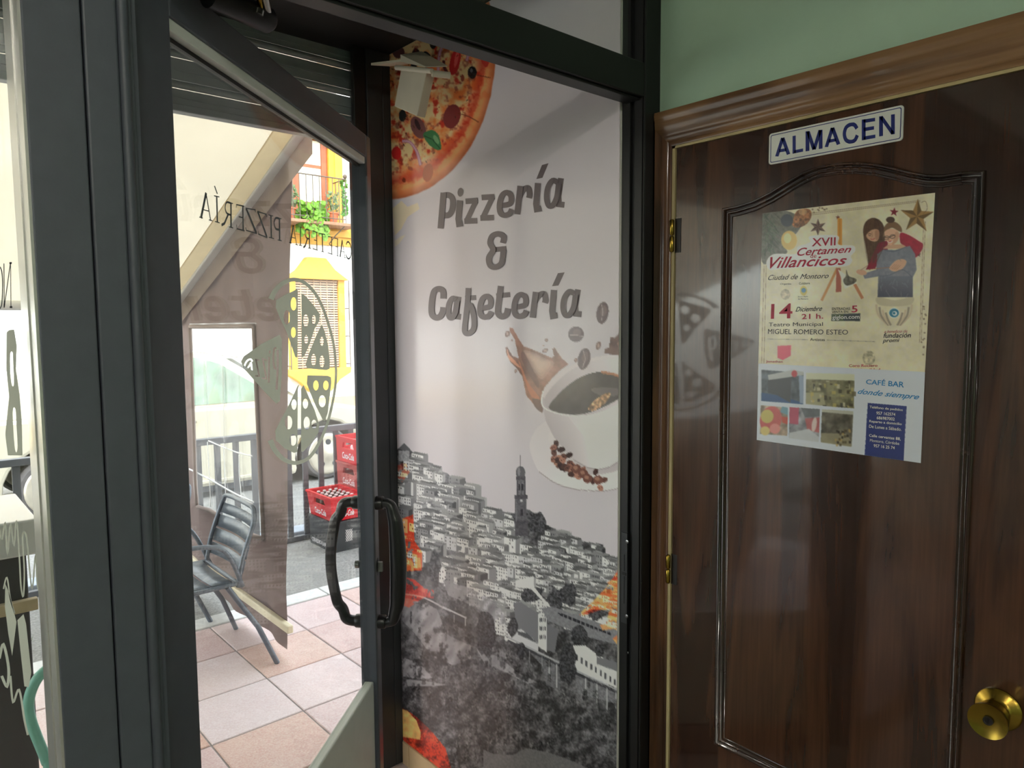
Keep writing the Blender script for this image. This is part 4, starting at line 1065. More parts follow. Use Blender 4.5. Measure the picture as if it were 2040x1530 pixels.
# ground-floor window: hood, jambs, sill, blind, grille
wg = MB(); hood = [(5.50, 2.462), (5.55, 2.50), (5.72, 2.62), (5.91, 2.853), (6.265, 2.848), (6.45, 2.64), (6.66, 2.50), (6.72, 2.462)]
wg.prism([(a, YB-0.16, b) for a, b in hood], (0, 0.16, 0)); win = build(wg, 'window_hood', M_yel, hs_, bevel=0.01)
build(MB().box(5.56, 5.69, YB-0.08, YB, 0.84, 2.462), 'window_jamb', M_yel, hs_); build(MB().box(6.535, 6.66, YB-0.08, YB, 0.84, 2.462), 'window_jamb', M_yel, hs_)
sl_ = [(5.47, 0.84), (5.49, 0.74), (5.70, 0.60), (5.90, 0.42), (6.3, 0.42), (6.48, 0.62), (6.70, 0.74), (6.72, 0.84)]
build(MB().prism([(a, YB-0.18, b) for a, b in sl_], (0, 0.18, 0)), 'window_sill', M_yel, hs_, bevel=0.01)
bl_ = build(MB().box(5.69, 6.535, YB-0.02, YB-0.005, 0.84, 2.462), 'blind_backing', mat('dark_window', (84, 66, 56), 0.6), hs_)
for k in range(36):
    z = 0.86+k*0.0445
    build(MB().box(5.695, 6.53, YB-0.045, YB-0.028, z, z+0.028), 'blind_slat', M_blind, bl_)
for k in range(6):
    xx = 5.80+k*0.13; build(MB().box(xx-0.006, xx+0.006, YB-0.052, YB-0.046, 0.84, 2.46), 'blind_cord', M_blind, bl_)
gr_ = MB()
for xx in (5.53, 6.70): gr_.tube([(xx, YB-0.17, 0.84), (xx, YB-0.17, 2.46)], 0.011, 6)
for zz in (0.9, 1.42, 1.94):
    for xx in (5.53, 6.70): gr_.tube([(xx, YB-0.17, zz), (xx, YB, zz)], 0.009, 6)
build(gr_, 'window_grille', M_iron, hs_)
# balcony door
bd = build(MB().box(5.0, 6.405, YB-0.02, YB+0.02, 3.46, 4.98), 'balcony_door', M_wood, hs_)
for a, b in ((5.12, 5.62), (5.84, 6.27)):
    for z0, z1 in ((3.85, 4.46), (4.52, 4.95)):
        build(MB().box(a, b, YB-0.026, YB-0.02, z0, z1), 'pane', M_cur, bd)
    build(MB().box(a, b, YB-0.028, YB-0.02, 3.56, 3.78), 'door_panel', M_wood, bd)
for xx in (5.70, 6.33): build(MB().box(xx-0.05, xx+0.05, YB-0.035, YB-0.02, 3.46, 4.98), 'door_stile', M_wood, bd)
build(MB().box(6.405, 6.52, YB-0.08, YB, 3.46, 5.3), 'door_surround', mat('ochre_paint_deep', (216, 164, 58), 0.8, var=0.05), hs_); build(MB().box(6.52, 6.67, YB-0.10, YB, 3.46, 5.3), 'door_surround', M_yel, hs_)
build(MB().tube([(4.9, YB-0.11, 5.06), (6.42, YB-0.11, 5.06)], 0.10, 14), 'rolled_blind', M_cur, hs_, smooth=True)
YBB = 11.85
bal = build(MB().box(4.6, 6.74, YBB, YB, 3.40, 3.455), 'balcony_slab', M_slab, hs_, bevel=0.01)
br_ = MB()
xr = B(690, 400, YBB)[0]; zr_ = B(688, 357, YBB)[2]
br_.tube([(4.6, YBB+0.03, zr_), (xr, YBB+0.03, zr_)], 0.012, 6); br_.tube([(xr, YBB+0.03, zr_), (xr, YB, zr_)], 0.012, 6)
br_.tube([(4.6, YBB+0.03, 3.52), (xr, YBB+0.03, 3.52)], 0.009, 6)
xx = xr
while xx > 4.6: br_.tube([(xx, YBB+0.03, 3.45), (xx, YBB+0.03, zr_)], 0.008, 5); xx -= 0.125
for yy in np.linspace(YBB+0.15, YB-0.05, 4): br_.tube([(xr, yy, 3.45), (xr, yy, zr_)], 0.008, 5)
br_.ball((xr, YBB+0.03, zr_+0.05), 0.04, 10, 8)
br_.tube([(xr-0.02, YBB+0.05, 3.40), (xr-0.1, YBB+0.25, 3.25), (xr-0.1, YB, 3.1)], 0.012, 6)
build(br_, 'balcony_railing', M_iron, hs_)
# balcony plants: pots and leaves
M_leaf = [mat('bright_green_leaf', (116, 166, 44), 0.5, var=0.2, scale=20, trans=0.35), mat('mid_green_leaf', (84, 150, 56), 0.5, var=0.2, scale=20, trans=0.3), mat('grey_green_leaf', (120, 140, 96), 0.6, var=0.15, scale=20, trans=0.3)]
M_pot = mat('terracotta_pot', (196, 104, 66), 0.7, var=0.08)
def plant(name, base, rad, h, nleaf, ml, label, droop=0.0, pot=True, seed=1, leaf_r=0.05):
    rr_ = random.Random(seed); base = np.asarray(base, float)
    t = thing(name, base, label, 'plant', 'plants on the balcony')
    if pot:
        build(MB().lathe([(0, 0.08), (0.16, 0.11), (0.165, 0.125), (0.19, 0.125), (0.19, 0.10)], base, (0, 0, 1), 16), 'pot', M_pot, t, smooth=True)
    lv = MB()
    for k in range(nleaf):
        a = rr_.uniform(0, 2*math.pi); q_ = rr_.random()**0.5*rad
        c = base+np.array([q_*math.cos(a), -abs(q_*math.sin(a))*0.7, 0.15+h*rr_.random()-droop*(q_/rad)*rr_.random()])
        nrm = np.array([rr_.gauss(0, 0.6), -1+rr_.gauss(0, 0.4), 0.5+rr_.gauss(0, 0.5)]); nrm /= np.linalg.norm(nrm)
        u = np.cross(nrm, [0, 0, 1]); u /= np.linalg.norm(u)+1e-9; v = np.cross(nrm, u); s = leaf_r*rr_.uniform(0.6, 1.3)
        r6 = [c+s*(math.cos(b)*u*0.9+math.sin(b)*v)+nrm*0.15*s*math.cos(2*b) for b in np.linspace(0, 2*math.pi, 6, endpoint=False)]
        lv.add([c-nrm*0.2*s]+r6, [(0, i+1, (i+1) % 6+1) for i in range(6)])
    o = build(lv, 'foliage', ml, t, fix=False); o['kind'] = 'stuff'
    st_ = MB()
    for k in range(5):
        a = rr_.uniform(0, 6.28); st_.tube([base+np.array([0, 0, 0.12]), base+np.array([rad*0.5*math.cos(a), -abs(rad*0.5*math.sin(a))*0.6, 0.15+h*0.7])], 0.006, 5)
    build(st_, 'stem', M_leaf[2], t)
    return t
pb = B(622, 452, YBB+0.15); plant('potted_geranium', (pb[0], YBB+0.18, 3.456), 0.30, 0.20, 380, M_leaf[0], 'bright green leafy plant spilling over the middle of the balcony', 0.52, True, 3, 0.05)
plant('potted_plant', (B(584, 440, YBB)[0], YBB+0.16, 3.456), 0.16, 0.42, 110, M_leaf[2], 'small grey-green potted plant beside the curtain on the balcony', 0, True, 5, 0.035)
plant('potted_plant', (B(673, 440, YBB)[0], YBB+0.2, 3.456), 0.13, 0.40, 90, M_leaf[2], 'thin plant in a terracotta pot right of the leafy balcony plant', 0, True, 6, 0.03)
plant('climbing_plant', (xr, YBB+0.10, 3.456), 0.07, 0.62, 70, M_leaf[1], 'thin climber growing up the corner post of the balcony', 0, False, 7, 0.035)
# ------------------------------------------------------------------ printed surfaces: the ink is worked out here and stored on a fine mesh
def vnoise(h, w, cell, seed):
    r = np.random.RandomState(seed); gh, gw = int(h/cell)+3, int(w/cell)+3
    g = r.rand(gh, gw); yy = np.arange(h)/cell; xx = np.arange(w)/cell
    y0 = yy.astype(int); x0 = xx.astype(int); fy = yy-y0; fx = xx-x0
    fy = (fy*fy*(3-2*fy))[:, None]; fx = (fx*fx*(3-2*fx))[None, :]
    a = g[y0][:, x0]; b = g[y0][:, x0+1]; c = g[y0+1][:, x0]; d = g[y0+1][:, x0+1]
    return (a*(1-fx)+b*fx)*(1-fy)+(c*(1-fx)+d*fx)*fy
def fbm(h, w, cell, seed, oct=4, gain=0.55):
    s = 0; a = 1.0; t = 0
    for o in range(oct):
        s = s+a*vnoise(h, w, max(1.0, cell), seed+o*17); t += a; a *= gain; cell /= 2
    return s/t
class Paint:
    """a colour field in photograph coordinates, S cells per pixel."""
    def __init__(s, x0, y0, x1, y1, S, col):
        s.x0, s.y0, s.S = x0, y0, S; s.w, s.h = int((x1-x0)*S), int((y1-y0)*S)
        s.a = np.zeros((s.h, s.w, 3)); s.a[:] = np.array(col)/255.0
        s.X = x0+(np.arange(s.w)+0.5)/S; s.Y = y0+(np.arange(s.h)+0.5)/S
    def mask(s, pts):
        P = np.asarray(pts, float)
        i0 = max(0, int((P[:, 0].min()-s.x0)*s.S)-1); i1 = min(s.w, int((P[:, 0].max()-s.x0)*s.S)+2)
        j0 = max(0, int((P[:, 1].min()-s.y0)*s.S)-1); j1 = min(s.h, int((P[:, 1].max()-s.y0)*s.S)+2)
        if i1 <= i0 or j1 <= j0: return None, None
        X, Y = np.meshgrid(s.X[i0:i1], s.Y[j0:j1]); m = np.zeros(X.shape, bool)
        Q = np.roll(P, -1, 0)
        for (xa, ya), (xb, yb) in zip(P, Q):
            if ya == yb: continue
            c = (ya > Y) != (yb > Y)
            m ^= c & (X < (xb-xa)*(Y-ya)/(yb-ya)+xa)
        return (slice(j0, j1), slice(i0, i1)), m
    def fill(s, pts, col, al=1.0, tex=None, amt=0.0):
        sl, m = s.mask(pts)
        if sl is None: return
        v = s.a[sl]; c = np.array(col)/255.0
        if tex is not None: c = np.clip(c*(1+amt*(tex[sl][..., None]-0.5)*2), 0, 1)
        k = (m*al)[..., None]; s.a[sl] = v*(1-k)+c*k
    def grad(s, pts, c0, c1, p0, p1, al=1.0):
        sl, m = s.mask(pts)
        if sl is None: return
        X, Y = np.meshgrid(s.X[sl[1]], s.Y[sl[0]]); d = np.array(p1, float)-p0
        t = np.clip(((X-p0[0])*d[0]+(Y-p0[1])*d[1])/(d@d), 0, 1)[..., None]
        c = (np.array(c0)*(1-t)+np.array(c1)*t)/255.0; k = (m*al)[..., None]; s.a[sl] = s.a[sl]*(1-k)+c*k
    def stroke(s, pts, w, col, al=1.0):
        for q in stroke2(pts, w): s.fill(q, col, al)
    def rmap(s, pts, ramp, al=1.0, ragged=None, th=0.5):
        """re-ink an area through a tone ramp (dark .. light)."""
        sl, m = s.mask(pts)
        if sl is None: return
        if ragged is not None: m = m & (ragged[sl] > th)
        g = s.a[sl].mean(-1); r = np.array(ramp)/255.0; xs = np.linspace(0.15, 0.85, len(ramp))
        c = np.stack([np.interp(g, xs, r[:, i]) for i in range(3)], -1); k = (m*al)[..., None]; s.a[sl] = s.a[sl]*(1-k)+c*k
    def blur(s, n=1, pts=None):
        b = s.a.copy()
        for _ in range(n):
            b[1:-1] = (b[:-2]+2*b[1:-1]+b[2:])/4; b[:, 1:-1] = (b[:, :-2]+2*b[:, 1:-1]+b[:, 2:])/4
        if pts is None: s.a = b
        else:
            sl, m = s.mask(pts); s.a[sl] = np.where(m[..., None], b[sl], s.a[sl])
    def sample(s, px, py):
        u = np.clip((px-s.x0)*s.S-0.5, 0, s.w-1.001); v = np.clip((py-s.y0)*s.S-0.5, 0, s.h-1.001)
        i = u.astype(int); j = v.astype(int); fu = (u-i)[..., None]; fv = (v-j)[..., None]
        return (s.a[j, i]*(1-fu)+s.a[j, i+1]*fu)*(1-fv)+(s.a[j+1, i]*(1-fu)+s.a[j+1, i+1]*fu)*fv
def sheet(name, P3, paint, m, parent, gain=1.0):
    """fine grid P3 (rows x cols x 3 world points) inked from the colour field."""
    a, b = P3.shape[:2]; px = pj(P3)
    C = np.clip(paint.sample(px[..., 0], px[..., 1]), 0, 1)
    L = np.where(C <= 0.04045, C/12.92, ((C+0.055)/1.055)**2.4)*gain
    L = np.clip(L, 0, 0.95)
    off = worigin(parent)
    me = bpy.data.meshes.new(name)
    V = (P3.reshape(-1, 3)-off).astype(np.float32)
    i, j = np.meshgrid(np.arange(a-1), np.arange(b-1), indexing='ij'); k = (i*b+j).ravel()
    Fq = np.stack([k, k+1, k+b+1, k+b], 1).astype(np.int32)
    me.vertices.add(len(V)); me.vertices.foreach_set('co', V.ravel())
    me.loops.add(Fq.size); me.loops.foreach_set('vertex_index', Fq.ravel())
    me.polygons.add(len(Fq)); me.polygons.foreach_set('loop_start', np.arange(0, Fq.size, 4, dtype=np.int32)); me.polygons.foreach_set('loop_total', np.full(len(Fq), 4, np.int32))
    me.update(calc_edges=True)
    at = me.color_attributes.new('ink', 'FLOAT_COLOR', 'POINT')
    at.data.foreach_set('color', np.concatenate([L.reshape(-1, 3), np.ones((a*b, 1))], 1).astype(np.float32).ravel())
    return link(name, me, m, parent)

# ---------------------------------------------------------------- the mural
M = Paint(755, -330, 1275, 2080, 1.0, (200, 194, 200))
H_, W_ = M.h, M.w
n_a = fbm(H_, W_, 26, 1); n_b = fbm(H_, W_, 9, 2, 3); n_c = fbm(H_, W_, 60, 3); n_d = fbm(H_, W_, 5, 9, 2); n_v = fbm(H_, W_, 14, 21)
XX, YY = np.meshgrid(M.X, M.Y)
# pizza
r = np.sqrt(((XX-772)/216)**2+((YY-104)/294)**2)+0.012*(n_a-0.5)
cheese = np.array([228, 190, 138])/255; sauce = np.array([190, 58, 38])/255; orange = np.array([222, 120, 62])/255; deep = np.array([120, 44, 36])/255
t = np.clip((n_a-0.47)*5, 0, 1)[..., None]; t2 = np.clip((n_v-0.60)*7, 0, 1)[..., None]; t3 = np.clip((n_b-0.57)*6, 0, 1)[..., None]
pz = cheese*(1-t)+orange*t; pz = pz*(1-t2)+sauce*t2; pz = pz*(1-0.6*t3)+deep*0.6*t3
ed = np.clip((r-0.80)/0.07, 0, 1)[..., None]; pz = pz*(1-ed*0.75)+sauce*ed*0.75
cr1 = np.array([226, 152, 98])/255; cr2 = np.array([168, 88, 58])/255
k = np.clip((r-0.935)/0.065, 0, 1)[..., None]; crust = cr1*(1-k)+cr2*k+(n_a[..., None]-0.5)*0.16
cb_ = np.clip((n_v-0.52)*5, 0, 1)[..., None]; crust = crust*(1-0.45*cb_)+np.array([206, 104, 58])/255*0.45*cb_; ck = np.clip((r-0.885+0.05*(n_b-0.5))*40, 0, 1)[..., None]; pz = pz*(1-ck)+crust*ck
inside = np.clip((1.0-r)*110, 0, 1)[..., None]*(YY < 420)[..., None]
M.a = M.a*(1-inside)+pz*inside
c1 = crop(730, 0, 610/2040)
E1 = lambda x, y, rx, ry, rot=0.0: [c1(*q) for q in ell(x, y, rx, ry, rot)]
for e_, col in (((705, 483, 30, 42), (34, 32, 34)), ((445, 275, 26, 52), (40, 38, 34)), ((240, 770, 24, 40), (44, 44, 44)), ((590, 412, 34, 90, 0.2), (186, 42, 44)), ((570, 775, 56, 82, 0.25), (122, 50, 50)), ((200, 1020, 32, 44), (192, 36, 36)),
                ((345, 850, 46, 78, -0.4), (120, 78, 76)), ((410, 1150, 34, 62, 0.15), (176, 92, 60)), ((785, 360, 30, 90, -0.15), (190, 60, 50)), ((320, 1040, 14, 22), (170, 60, 44)), ((330, 380, 30, 60), (66, 44, 44)), ((640, 520, 12, 24), (140, 60, 40)), ((250, 1200, 12, 16), (120, 50, 30)), ((215, 350, 40, 40), (90, 60, 60))):
    M.fill(E1(*e_), col)
M.fill(E1(700, 470, 10, 14), (96, 96, 100)); M.fill(E1(600, 390, 12, 60, 0.2), (216, 90, 84)); M.fill(E1(340, 830, 14, 40, -0.4), (64, 44, 46))
for pts in ([(478, 490), (478, 420), (492, 340), (520, 270)], [(650, 255), (672, 310), (680, 350), (668, 405)], [(238, 940), (290, 948), (335, 1010), (360, 1100)]):
    P = crv([c1(*q) for q in pts], 5); M.stroke(P, 6.0, (176, 122, 142)); M.stroke(P, 2.2, (206, 164, 178))
M.stroke(crv([c1(*q) for q in ((515, 400), (520, 450), (550, 505))], 5), 6, (86, 44, 44))
M.stroke([c1(735, 500), c1(825, 518)], 1.6, (110, 52, 36)); M.stroke([c1(610, 755), c1(680, 775), c1(750, 815)], 1.8, (110, 52, 36))
bas = [c1(*q) for q in crv([(378, 900), (405, 872), (445, 868), (480, 900), (496, 960), (494, 998), (455, 992), (410, 955)], 4, True)]
M.fill(bas, (64, 118, 74)); M.stroke([c1(385, 905), c1(440, 930), c1(490, 990)], 1.6, (34, 70, 44)); M.fill([c1(*q) for q in ell(465, 930, 14, 34, -0.5)], (112, 160, 112))
rn = random.Random(8)
for i in range(60):
    a, q = rn.uniform(-0.2, 1.5), rn.uniform(0.1, 0.82); x, y = 772+216*q*math.cos(a), 104+294*q*math.sin(a)
    M.stroke([(x, y), (x+rn.uniform(-4, 4), y+rn.uniform(1, 5))], 1.6, rn.choice([(60, 40, 30), (90, 60, 30), (150, 40, 30)]))
# pale brush marks under the pizza
for pts, col in (([(782, 415), (800, 400), (812, 412), (832, 404), (836, 416), (812, 432), (800, 455), (786, 470)], (226, 202, 170)), ([(786, 480), (800, 470), (808, 468), (795, 486), (786, 492)], (214, 204, 186))):
    M.fill(pts, col, 0.8)
# cup, saucer, splash, beans
c2 = crop(950, 580, 390/1421); Q = lambda pts: [c2(*q) for q in pts]; C2 = lambda pts, n=5: [c2(*q) for q in crv(pts, n, True)]
M.grad(C2([(385, 1150), (398, 1060), (450, 980), (560, 920), (760, 880), (1000, 900), (1110, 980), (1110, 1405), (1000, 1440), (880, 1455), (700, 1440), (560, 1392), (450, 1310)]), (206, 200, 204), (226, 222, 224), c2(400, 1000), c2(900, 1450))
M.stroke([c2(*q) for q in crv([(450, 1310), (560, 1388), (700, 1436), (880, 1450), (1000, 1438), (1090, 1405)], 5)], 2.0, (168, 158, 162))
M.grad(C2([(520, 1040), (640, 1000), (1000, 1120), (1090, 1260), (900, 1330), (700, 1300), (560, 1180)]), (186, 178, 182), (214, 208, 210), c2(760, 1300), c2(560, 1060), 0.8)
M.fill(Q([(240, 262), (262, 270), (300, 340), (340, 400), (420, 430), (500, 465), (545, 485), (560, 470), (548, 420), (565, 410), (590, 450), (620, 490), (665, 530), (600, 580), (540, 640), (490, 700), (468, 760), (478, 885), (430, 850), (400, 805), (360, 760), (345, 690), (330, 620), (290, 560), (240, 510), (215, 460), (208, 410), (222, 402), (240, 440), (260, 470), (305, 490), (290, 420), (275, 350), (235, 285)]), (152, 112, 98), 1, n_a, 0.35)
for sc_k in (1.0, 0.8, 0.6, 0.4): M.fill(C2([(450+(a-450)*sc_k, 530+(b-530)*sc_k) for a, b in ((340, 430), (420, 450), (500, 490), (560, 520), (520, 590), (470, 640), (420, 590), (380, 510))]), (214, 188, 170), 0.34)
M.fill(C2([(300, 500), (330, 560), (370, 660), (430, 740), (455, 780), (400, 770), (350, 660)]), (196, 128, 100), 0.75); M.fill(C2([(340, 440), (400, 560), (450, 660), (440, 700), (370, 590), (320, 480)]), (110, 80, 74), 0.7)
M.fill(C2([(222, 410), (235, 460), (290, 520), (320, 560), (270, 530), (225, 480)]), (214, 150, 120), 0.8); M.fill(C2([(400, 780), (470, 800), (478, 880), (430, 850)]), (112, 92, 90), 0.8)
for e_ in ((222, 310, 18, 24, 0.5), (255, 358, 6, 8), (505, 355, 12, 14), (482, 395, 6, 6), (495, 432, 24, 15, -0.5), (282, 580, 10, 13), (882, 395, 18, 32, 0.3), (718, 500, 12, 16)):
    M.fill(Q(ell(*e_)), (134, 108, 104)); M.fill(Q(ell(e_[0], e_[1], e_[2]*0.5, e_[3]*0.5)), (176, 152, 146))
M.fill(Q([(1080, 205), (1052, 255), (1030, 310), (1000, 340), (970, 330), (960, 410), (930, 418), (925, 450), (1080, 480)]), (120, 96, 92), 1, n_a, 0.3); M.fill(Q([(1020, 380), (1080, 300), (1080, 470), (1040, 460)]), (176, 136, 124), 0.8)
body = [(467, 760), (475, 830), (500, 940), (560, 1060), (640, 1160), (720, 1230), (800, 1275), (880, 1290), (960, 1275), (1040, 1225), (1090, 1180), (1090, 470), (960, 462), (860, 478), (740, 512), (640, 560), (540, 650), (485, 715)]
M.grad(Q(body), (204, 196, 200), (232, 228, 230), c2(480, 800), c2(1000, 1100))
M.grad(Q([(467, 760), (475, 830), (500, 940), (560, 1060), (640, 1160), (720, 1230), (800, 1275), (880, 1290), (860, 1150), (700, 960), (640, 880)]), (176, 168, 174), (222, 217, 220), c2(560, 1080), c2(800, 1020), 0.8)
M.grad(C2([(492, 780), (560, 680), (660, 590), (760, 535), (880, 500), (1000, 492), (1100, 500), (1100, 760), (1000, 830), (880, 880), (740, 905), (600, 895), (520, 860)]), (176, 168, 174), (220, 214, 218), c2(560, 700), c2(1000, 560))
M.fill(C2([(522, 842), (600, 740), (700, 655), (800, 605), (900, 585), (1000, 602), (1100, 645), (1100, 735), (1000, 800), (900, 850), (800, 885), (700, 896), (600, 884)]), (92, 86, 86), 1, n_c, 0.25)
M.stroke([c2(*q) for q in crv([(900, 588), (1000, 606), (1100, 650)], 6)], 5, (178, 130, 104)); M.fill(C2([(830, 710), (940, 700), (1060, 720), (1000, 760), (880, 750)]), (128, 120, 120), 0.7)
M.fill(C2([(820, 830), (860, 790), (930, 745), (970, 742), (950, 790), (900, 840), (850, 868), (810, 862)]), (184, 146, 112), 0.95, n_d, 0.7)
M.stroke([c2(*q) for q in crv([(480, 725), (475, 830), (560, 880), (700, 905), (860, 895), (1000, 840), (1090, 765)], 5)], 2.4, (238, 234, 236))
M.stroke([c2(*q) for q in crv([(700, 1222), (800, 1278), (880, 1292), (960, 1278), (1060, 1215)], 5)], 2, (170, 162, 166))
for e_ in ((912, 158, 44, 80, 0.15), (720, 313, 57, 56, 0), (778, 492, 45, 79, 0.22)):
    M.fill(Q(ell(*e_)), (104, 86, 90)); M.fill(Q(ell(e_[0]+8, e_[1]-14, e_[2]*0.5, e_[3]*0.5, e_[4])), (128, 108, 110), 0.7)
M.stroke(Q([(905, 95), (915, 150), (905, 215)]), 1.6, (176, 160, 160)); M.stroke(Q([(670, 322), (720, 318), (772, 330)]), 1.6, (176, 160, 160)); M.stroke(Q([(770, 425), (788, 490), (768, 555)]), 1.6, (176, 160, 160))
rb_ = random.Random(5)
for i in range(44):
    f = rb_.random()*3; a, b = [((575, 1120), (600, 1220)), ((600, 1220), (690, 1320)), ((690, 1310), (890, 1375))][int(f)]; q = f-int(f)
    x = a[0]+(b[0]-a[0])*q+rb_.gauss(0, 30); y = a[1]+(b[1]-a[1])*q+rb_.gauss(0, 24)
    cc = rb_.choice([(150, 104, 92), (110, 78, 72), (84, 62, 60), (176, 128, 112), (70, 54, 54)])
    M.fill(Q(ell(x, y, 26, 20, rb_.uniform(0, 3), 12)), cc); M.stroke(Q([(x-14, y+3), (x+14, y-4)]), 1.0, (56, 40, 40))
for x, y in ((722, 1290), (772, 1325), (803, 1360), (880, 1370)):
    M.fill(Q(ell(x, y, 36, 34, 0.3, 16)), (118, 82, 74)); M.fill(Q(ell(x-6, y-8, 18, 14, 0.3, 12)), (176, 132, 114), 0.8)
# the hill town in grey
c5 = crop(770, 860, 570/2040)
T = lambda pts: [c5(*q) for q in pts]
c8 = crop(770, 1130, 570/2040); U = lambda pts: [c8(*q) for q in pts]
sky_l = [(-60, 150), (85, 122), (125, 82), (190, 150), (230, 195), (330, 228), (362, 268), (440, 300), (462, 330), (560, 348), (582, 395), (612, 470), (660, 492), (722, 548), (800, 562), (915, 590), (1010, 600), (1060, 600), (1122, 655), (1200, 692), (1310, 732), (1400, 782), (1545, 802), (1562, 900), (1760, 965)]
sx = np.array([c5(*q)[0] for q in sky_l]); sy = np.array([c5(*q)[1] for q in sky_l])
skyl = np.interp(M.X, sx, sy); hill = YY > skyl[None, :]
rough_ = fbm(H_, W_, 16, 31, 5, 0.7); tone = 0.22+0.26*np.clip((rough_-0.36)*3.2, 0, 1)
fine_ = vnoise(H_, W_, 2.2, 77); tone = tone*(0.72+0.5*fine_)
diag = vnoise(H_*2, W_, 11, 51)[(np.arange(H_)[:, None]*1+(np.arange(W_)[None, :]*1)) % (H_*2), np.arange(W_)[None, :]*0+np.arange(W_)[None, :]]
slope = np.clip((n_c-0.40)*5, 0, 1)*np.clip((1330-YY)/160, 0, 1)*np.clip((1010-XX)/80, 0.15, 1); tone = tone*(1-0.8*slope)+(0.40+0.26*diag)*0.8*slope
hk = hill[..., None]; M.a = np.where(hk, np.stack([tone*1.0, tone*0.99, tone*1.03], -1), M.a)
low_l = [(-60, 1080), (120, 900), (260, 830), (330, 900), (400, 1020), (500, 1080), (640, 1120), (720, 1260), (860, 1420), (930, 1230), (1060, 1180), (1180, 1260), (1360, 1300), (1480, 1300), (1760, 1430)]
lx = np.array([c5(*q)[0] for q in low_l]); ly = np.array([c5(*q)[1] for q in low_l])
rh = random.Random(12); houses = []
for i in range(470):
    x = rh.uniform(780, 1252); a = np.interp(x, sx, sy); b = np.interp(x, lx, ly)
    houses.append((a+2+(b-a)*rh.random(), x))
houses.sort()
def house(y, x, s=1.0):
    w = rh.uniform(12, 30)*s; h = rh.uniform(16, 40)*s; g = rh.choice([250, 244, 236, 228, 214, 240, 196]); sd = 0.22*w
    if rh.random() < 0.16: g = rh.choice([120, 140, 104])
    M.fill([(x, y), (x+w, y+sd), (x+w, y+h+sd), (x, y+h)], (g, g, g+3))
    w2 = w*rh.uniform(0.25, 0.6); g2 = int(g*rh.uniform(0.50, 0.72))
    M.fill([(x+w, y+sd), (x+w+w2, y+sd*0.7), (x+w+w2, y+h+sd*0.6), (x+w, y+h+sd)], (g2, g2, g2+3))
    rf = rh.choice([92, 110, 130, 150])
    M.fill([(x-1, y), (x+w*0.35, y-2.6*s), (x+w+w2, y+sd-2.6*s), (x+w+1, y+sd+1.2)], (rf, rf, rf+2))
    for r_ in range(int(h//6.5)):
        for q in range(int(w//4.6)):
            if rh.random() < 0.72:
                wx = x+1.6+q*4.6; wy = y+2.8+r_*6.5+sd*(q*4.6/w); d_ = rh.choice([50, 64, 84]); M.fill([(wx, wy), (wx+1.9, wy+0.4), (wx+1.9, wy+3.6), (wx, wy+3.2)], (d_, d_, d_+4))
    if rh.random() < 0.3: M.stroke([(x, y+h*0.62), (x+w, y+h*0.62+sd)], 1.0, (96, 96, 100))
for y, x in houses:
    if 1020 < x < 1075 and y < 1065: continue
    house(y, x)
# vegetation pockets between the houses
for (x, y, rx, ry) in ((345, 960, 45, 100), (1070, 650, 60, 78), (980, 600, 90, 40), (1300, 1160, 60, 80), (1210, 1200, 60, 90), (1040, 1160, 80, 60), (1500, 1300, 70, 40)):
    pts = [c5(x+rx*(1+0.3*rh.uniform(-1, 1))*math.cos(a), y+ry*(1+0.3*rh.uniform(-1, 1))*math.sin(a)) for a in np.linspace(0, 6.28, 16, endpoint=False)]
    M.fill(pts, (70, 70, 74), 0.92, fine_, 0.55)
# bell tower
def trect(a, b, c, d, col): M.fill(T([(a, c), (b, c), (b, d), (a, d)]), col, 1, fine_, 0.15)
M.stroke(T([(954, 165), (954, 260)]), 1.6, (96, 94, 98)); M.fill(T(ell(956, 292, 34, 46)), (98, 96, 102)); M.fill(T(ell(944, 285, 10, 30)), (132, 130, 136))
trect(922, 992, 318, 342, (86, 84, 90)); trect(926, 990, 342, 452, (112, 110, 116)); trect(912, 1004, 452, 478, (80, 78, 84)); trect(917, 1000, 478, 640, (96, 94, 100)); trect(910, 1012, 632, 652, (78, 76, 82)); trect(918, 1010, 652, 745, (84, 82, 88))
for xx in (930, 958, 984): trect(xx, xx+6, 346, 450, (74, 72, 78))
trect(940, 952, 372, 420, (58, 56, 62)); trect(964, 976, 372, 420, (58, 56, 62)); M.fill(T(ell(962, 492, 9, 10)), (196, 194, 198)); trect(954, 972, 552, 600, (58, 56, 62)); trect(924, 932, 480, 640, (124, 122, 128))
# left watch house on the skyline
M.fill(T([(82, 122), (125, 80), (190, 148)]), (96, 96, 100)); trect(86, 160, 135, 210, (150, 150, 154))
# big plain blocks, white wall and long roof with a row of windows
M.fill(T([(918, 1060), (1050, 1030), (1055, 1110), (1165, 1245), (1150, 1250), (1030, 1120), (920, 1110)]), (226, 226, 228))
M.fill(U([(905, 250), (960, 250), (1080, 330), (1080, 560), (930, 470)]), (124, 124, 130)); M.fill(U([(1080, 330), (1140, 360), (1140, 605), (1082, 565)]), (214, 214, 218)); M.fill(U([(1140, 400), (1225, 450), (1200, 612), (1142, 590)]), (116, 116, 122))
for i in range(4):
    for j in range(3): M.fill(U([(1092+i*12-(i > 1)*0, 360+j*62), (1098+i*12, 362+j*62), (1098+i*12, 390+j*62), (1092+i*12, 388+j*62)]), (60, 60, 66))
M.fill(U([(1100, 290), (1180, 280), (1640, 440), (1680, 560), (1440, 500), (1150, 380)]), (132, 132, 138), 1, fine_, 0.1); M.fill(U([(1218, 325), (1250, 330), (1600, 468), (1600, 488), (1250, 352)]), (52, 52, 58))
for i in range(11): M.stroke(U([(1262+i*31, 335+i*12), (1262+i*31, 362+i*12)]), 1.6, (132, 132, 138))
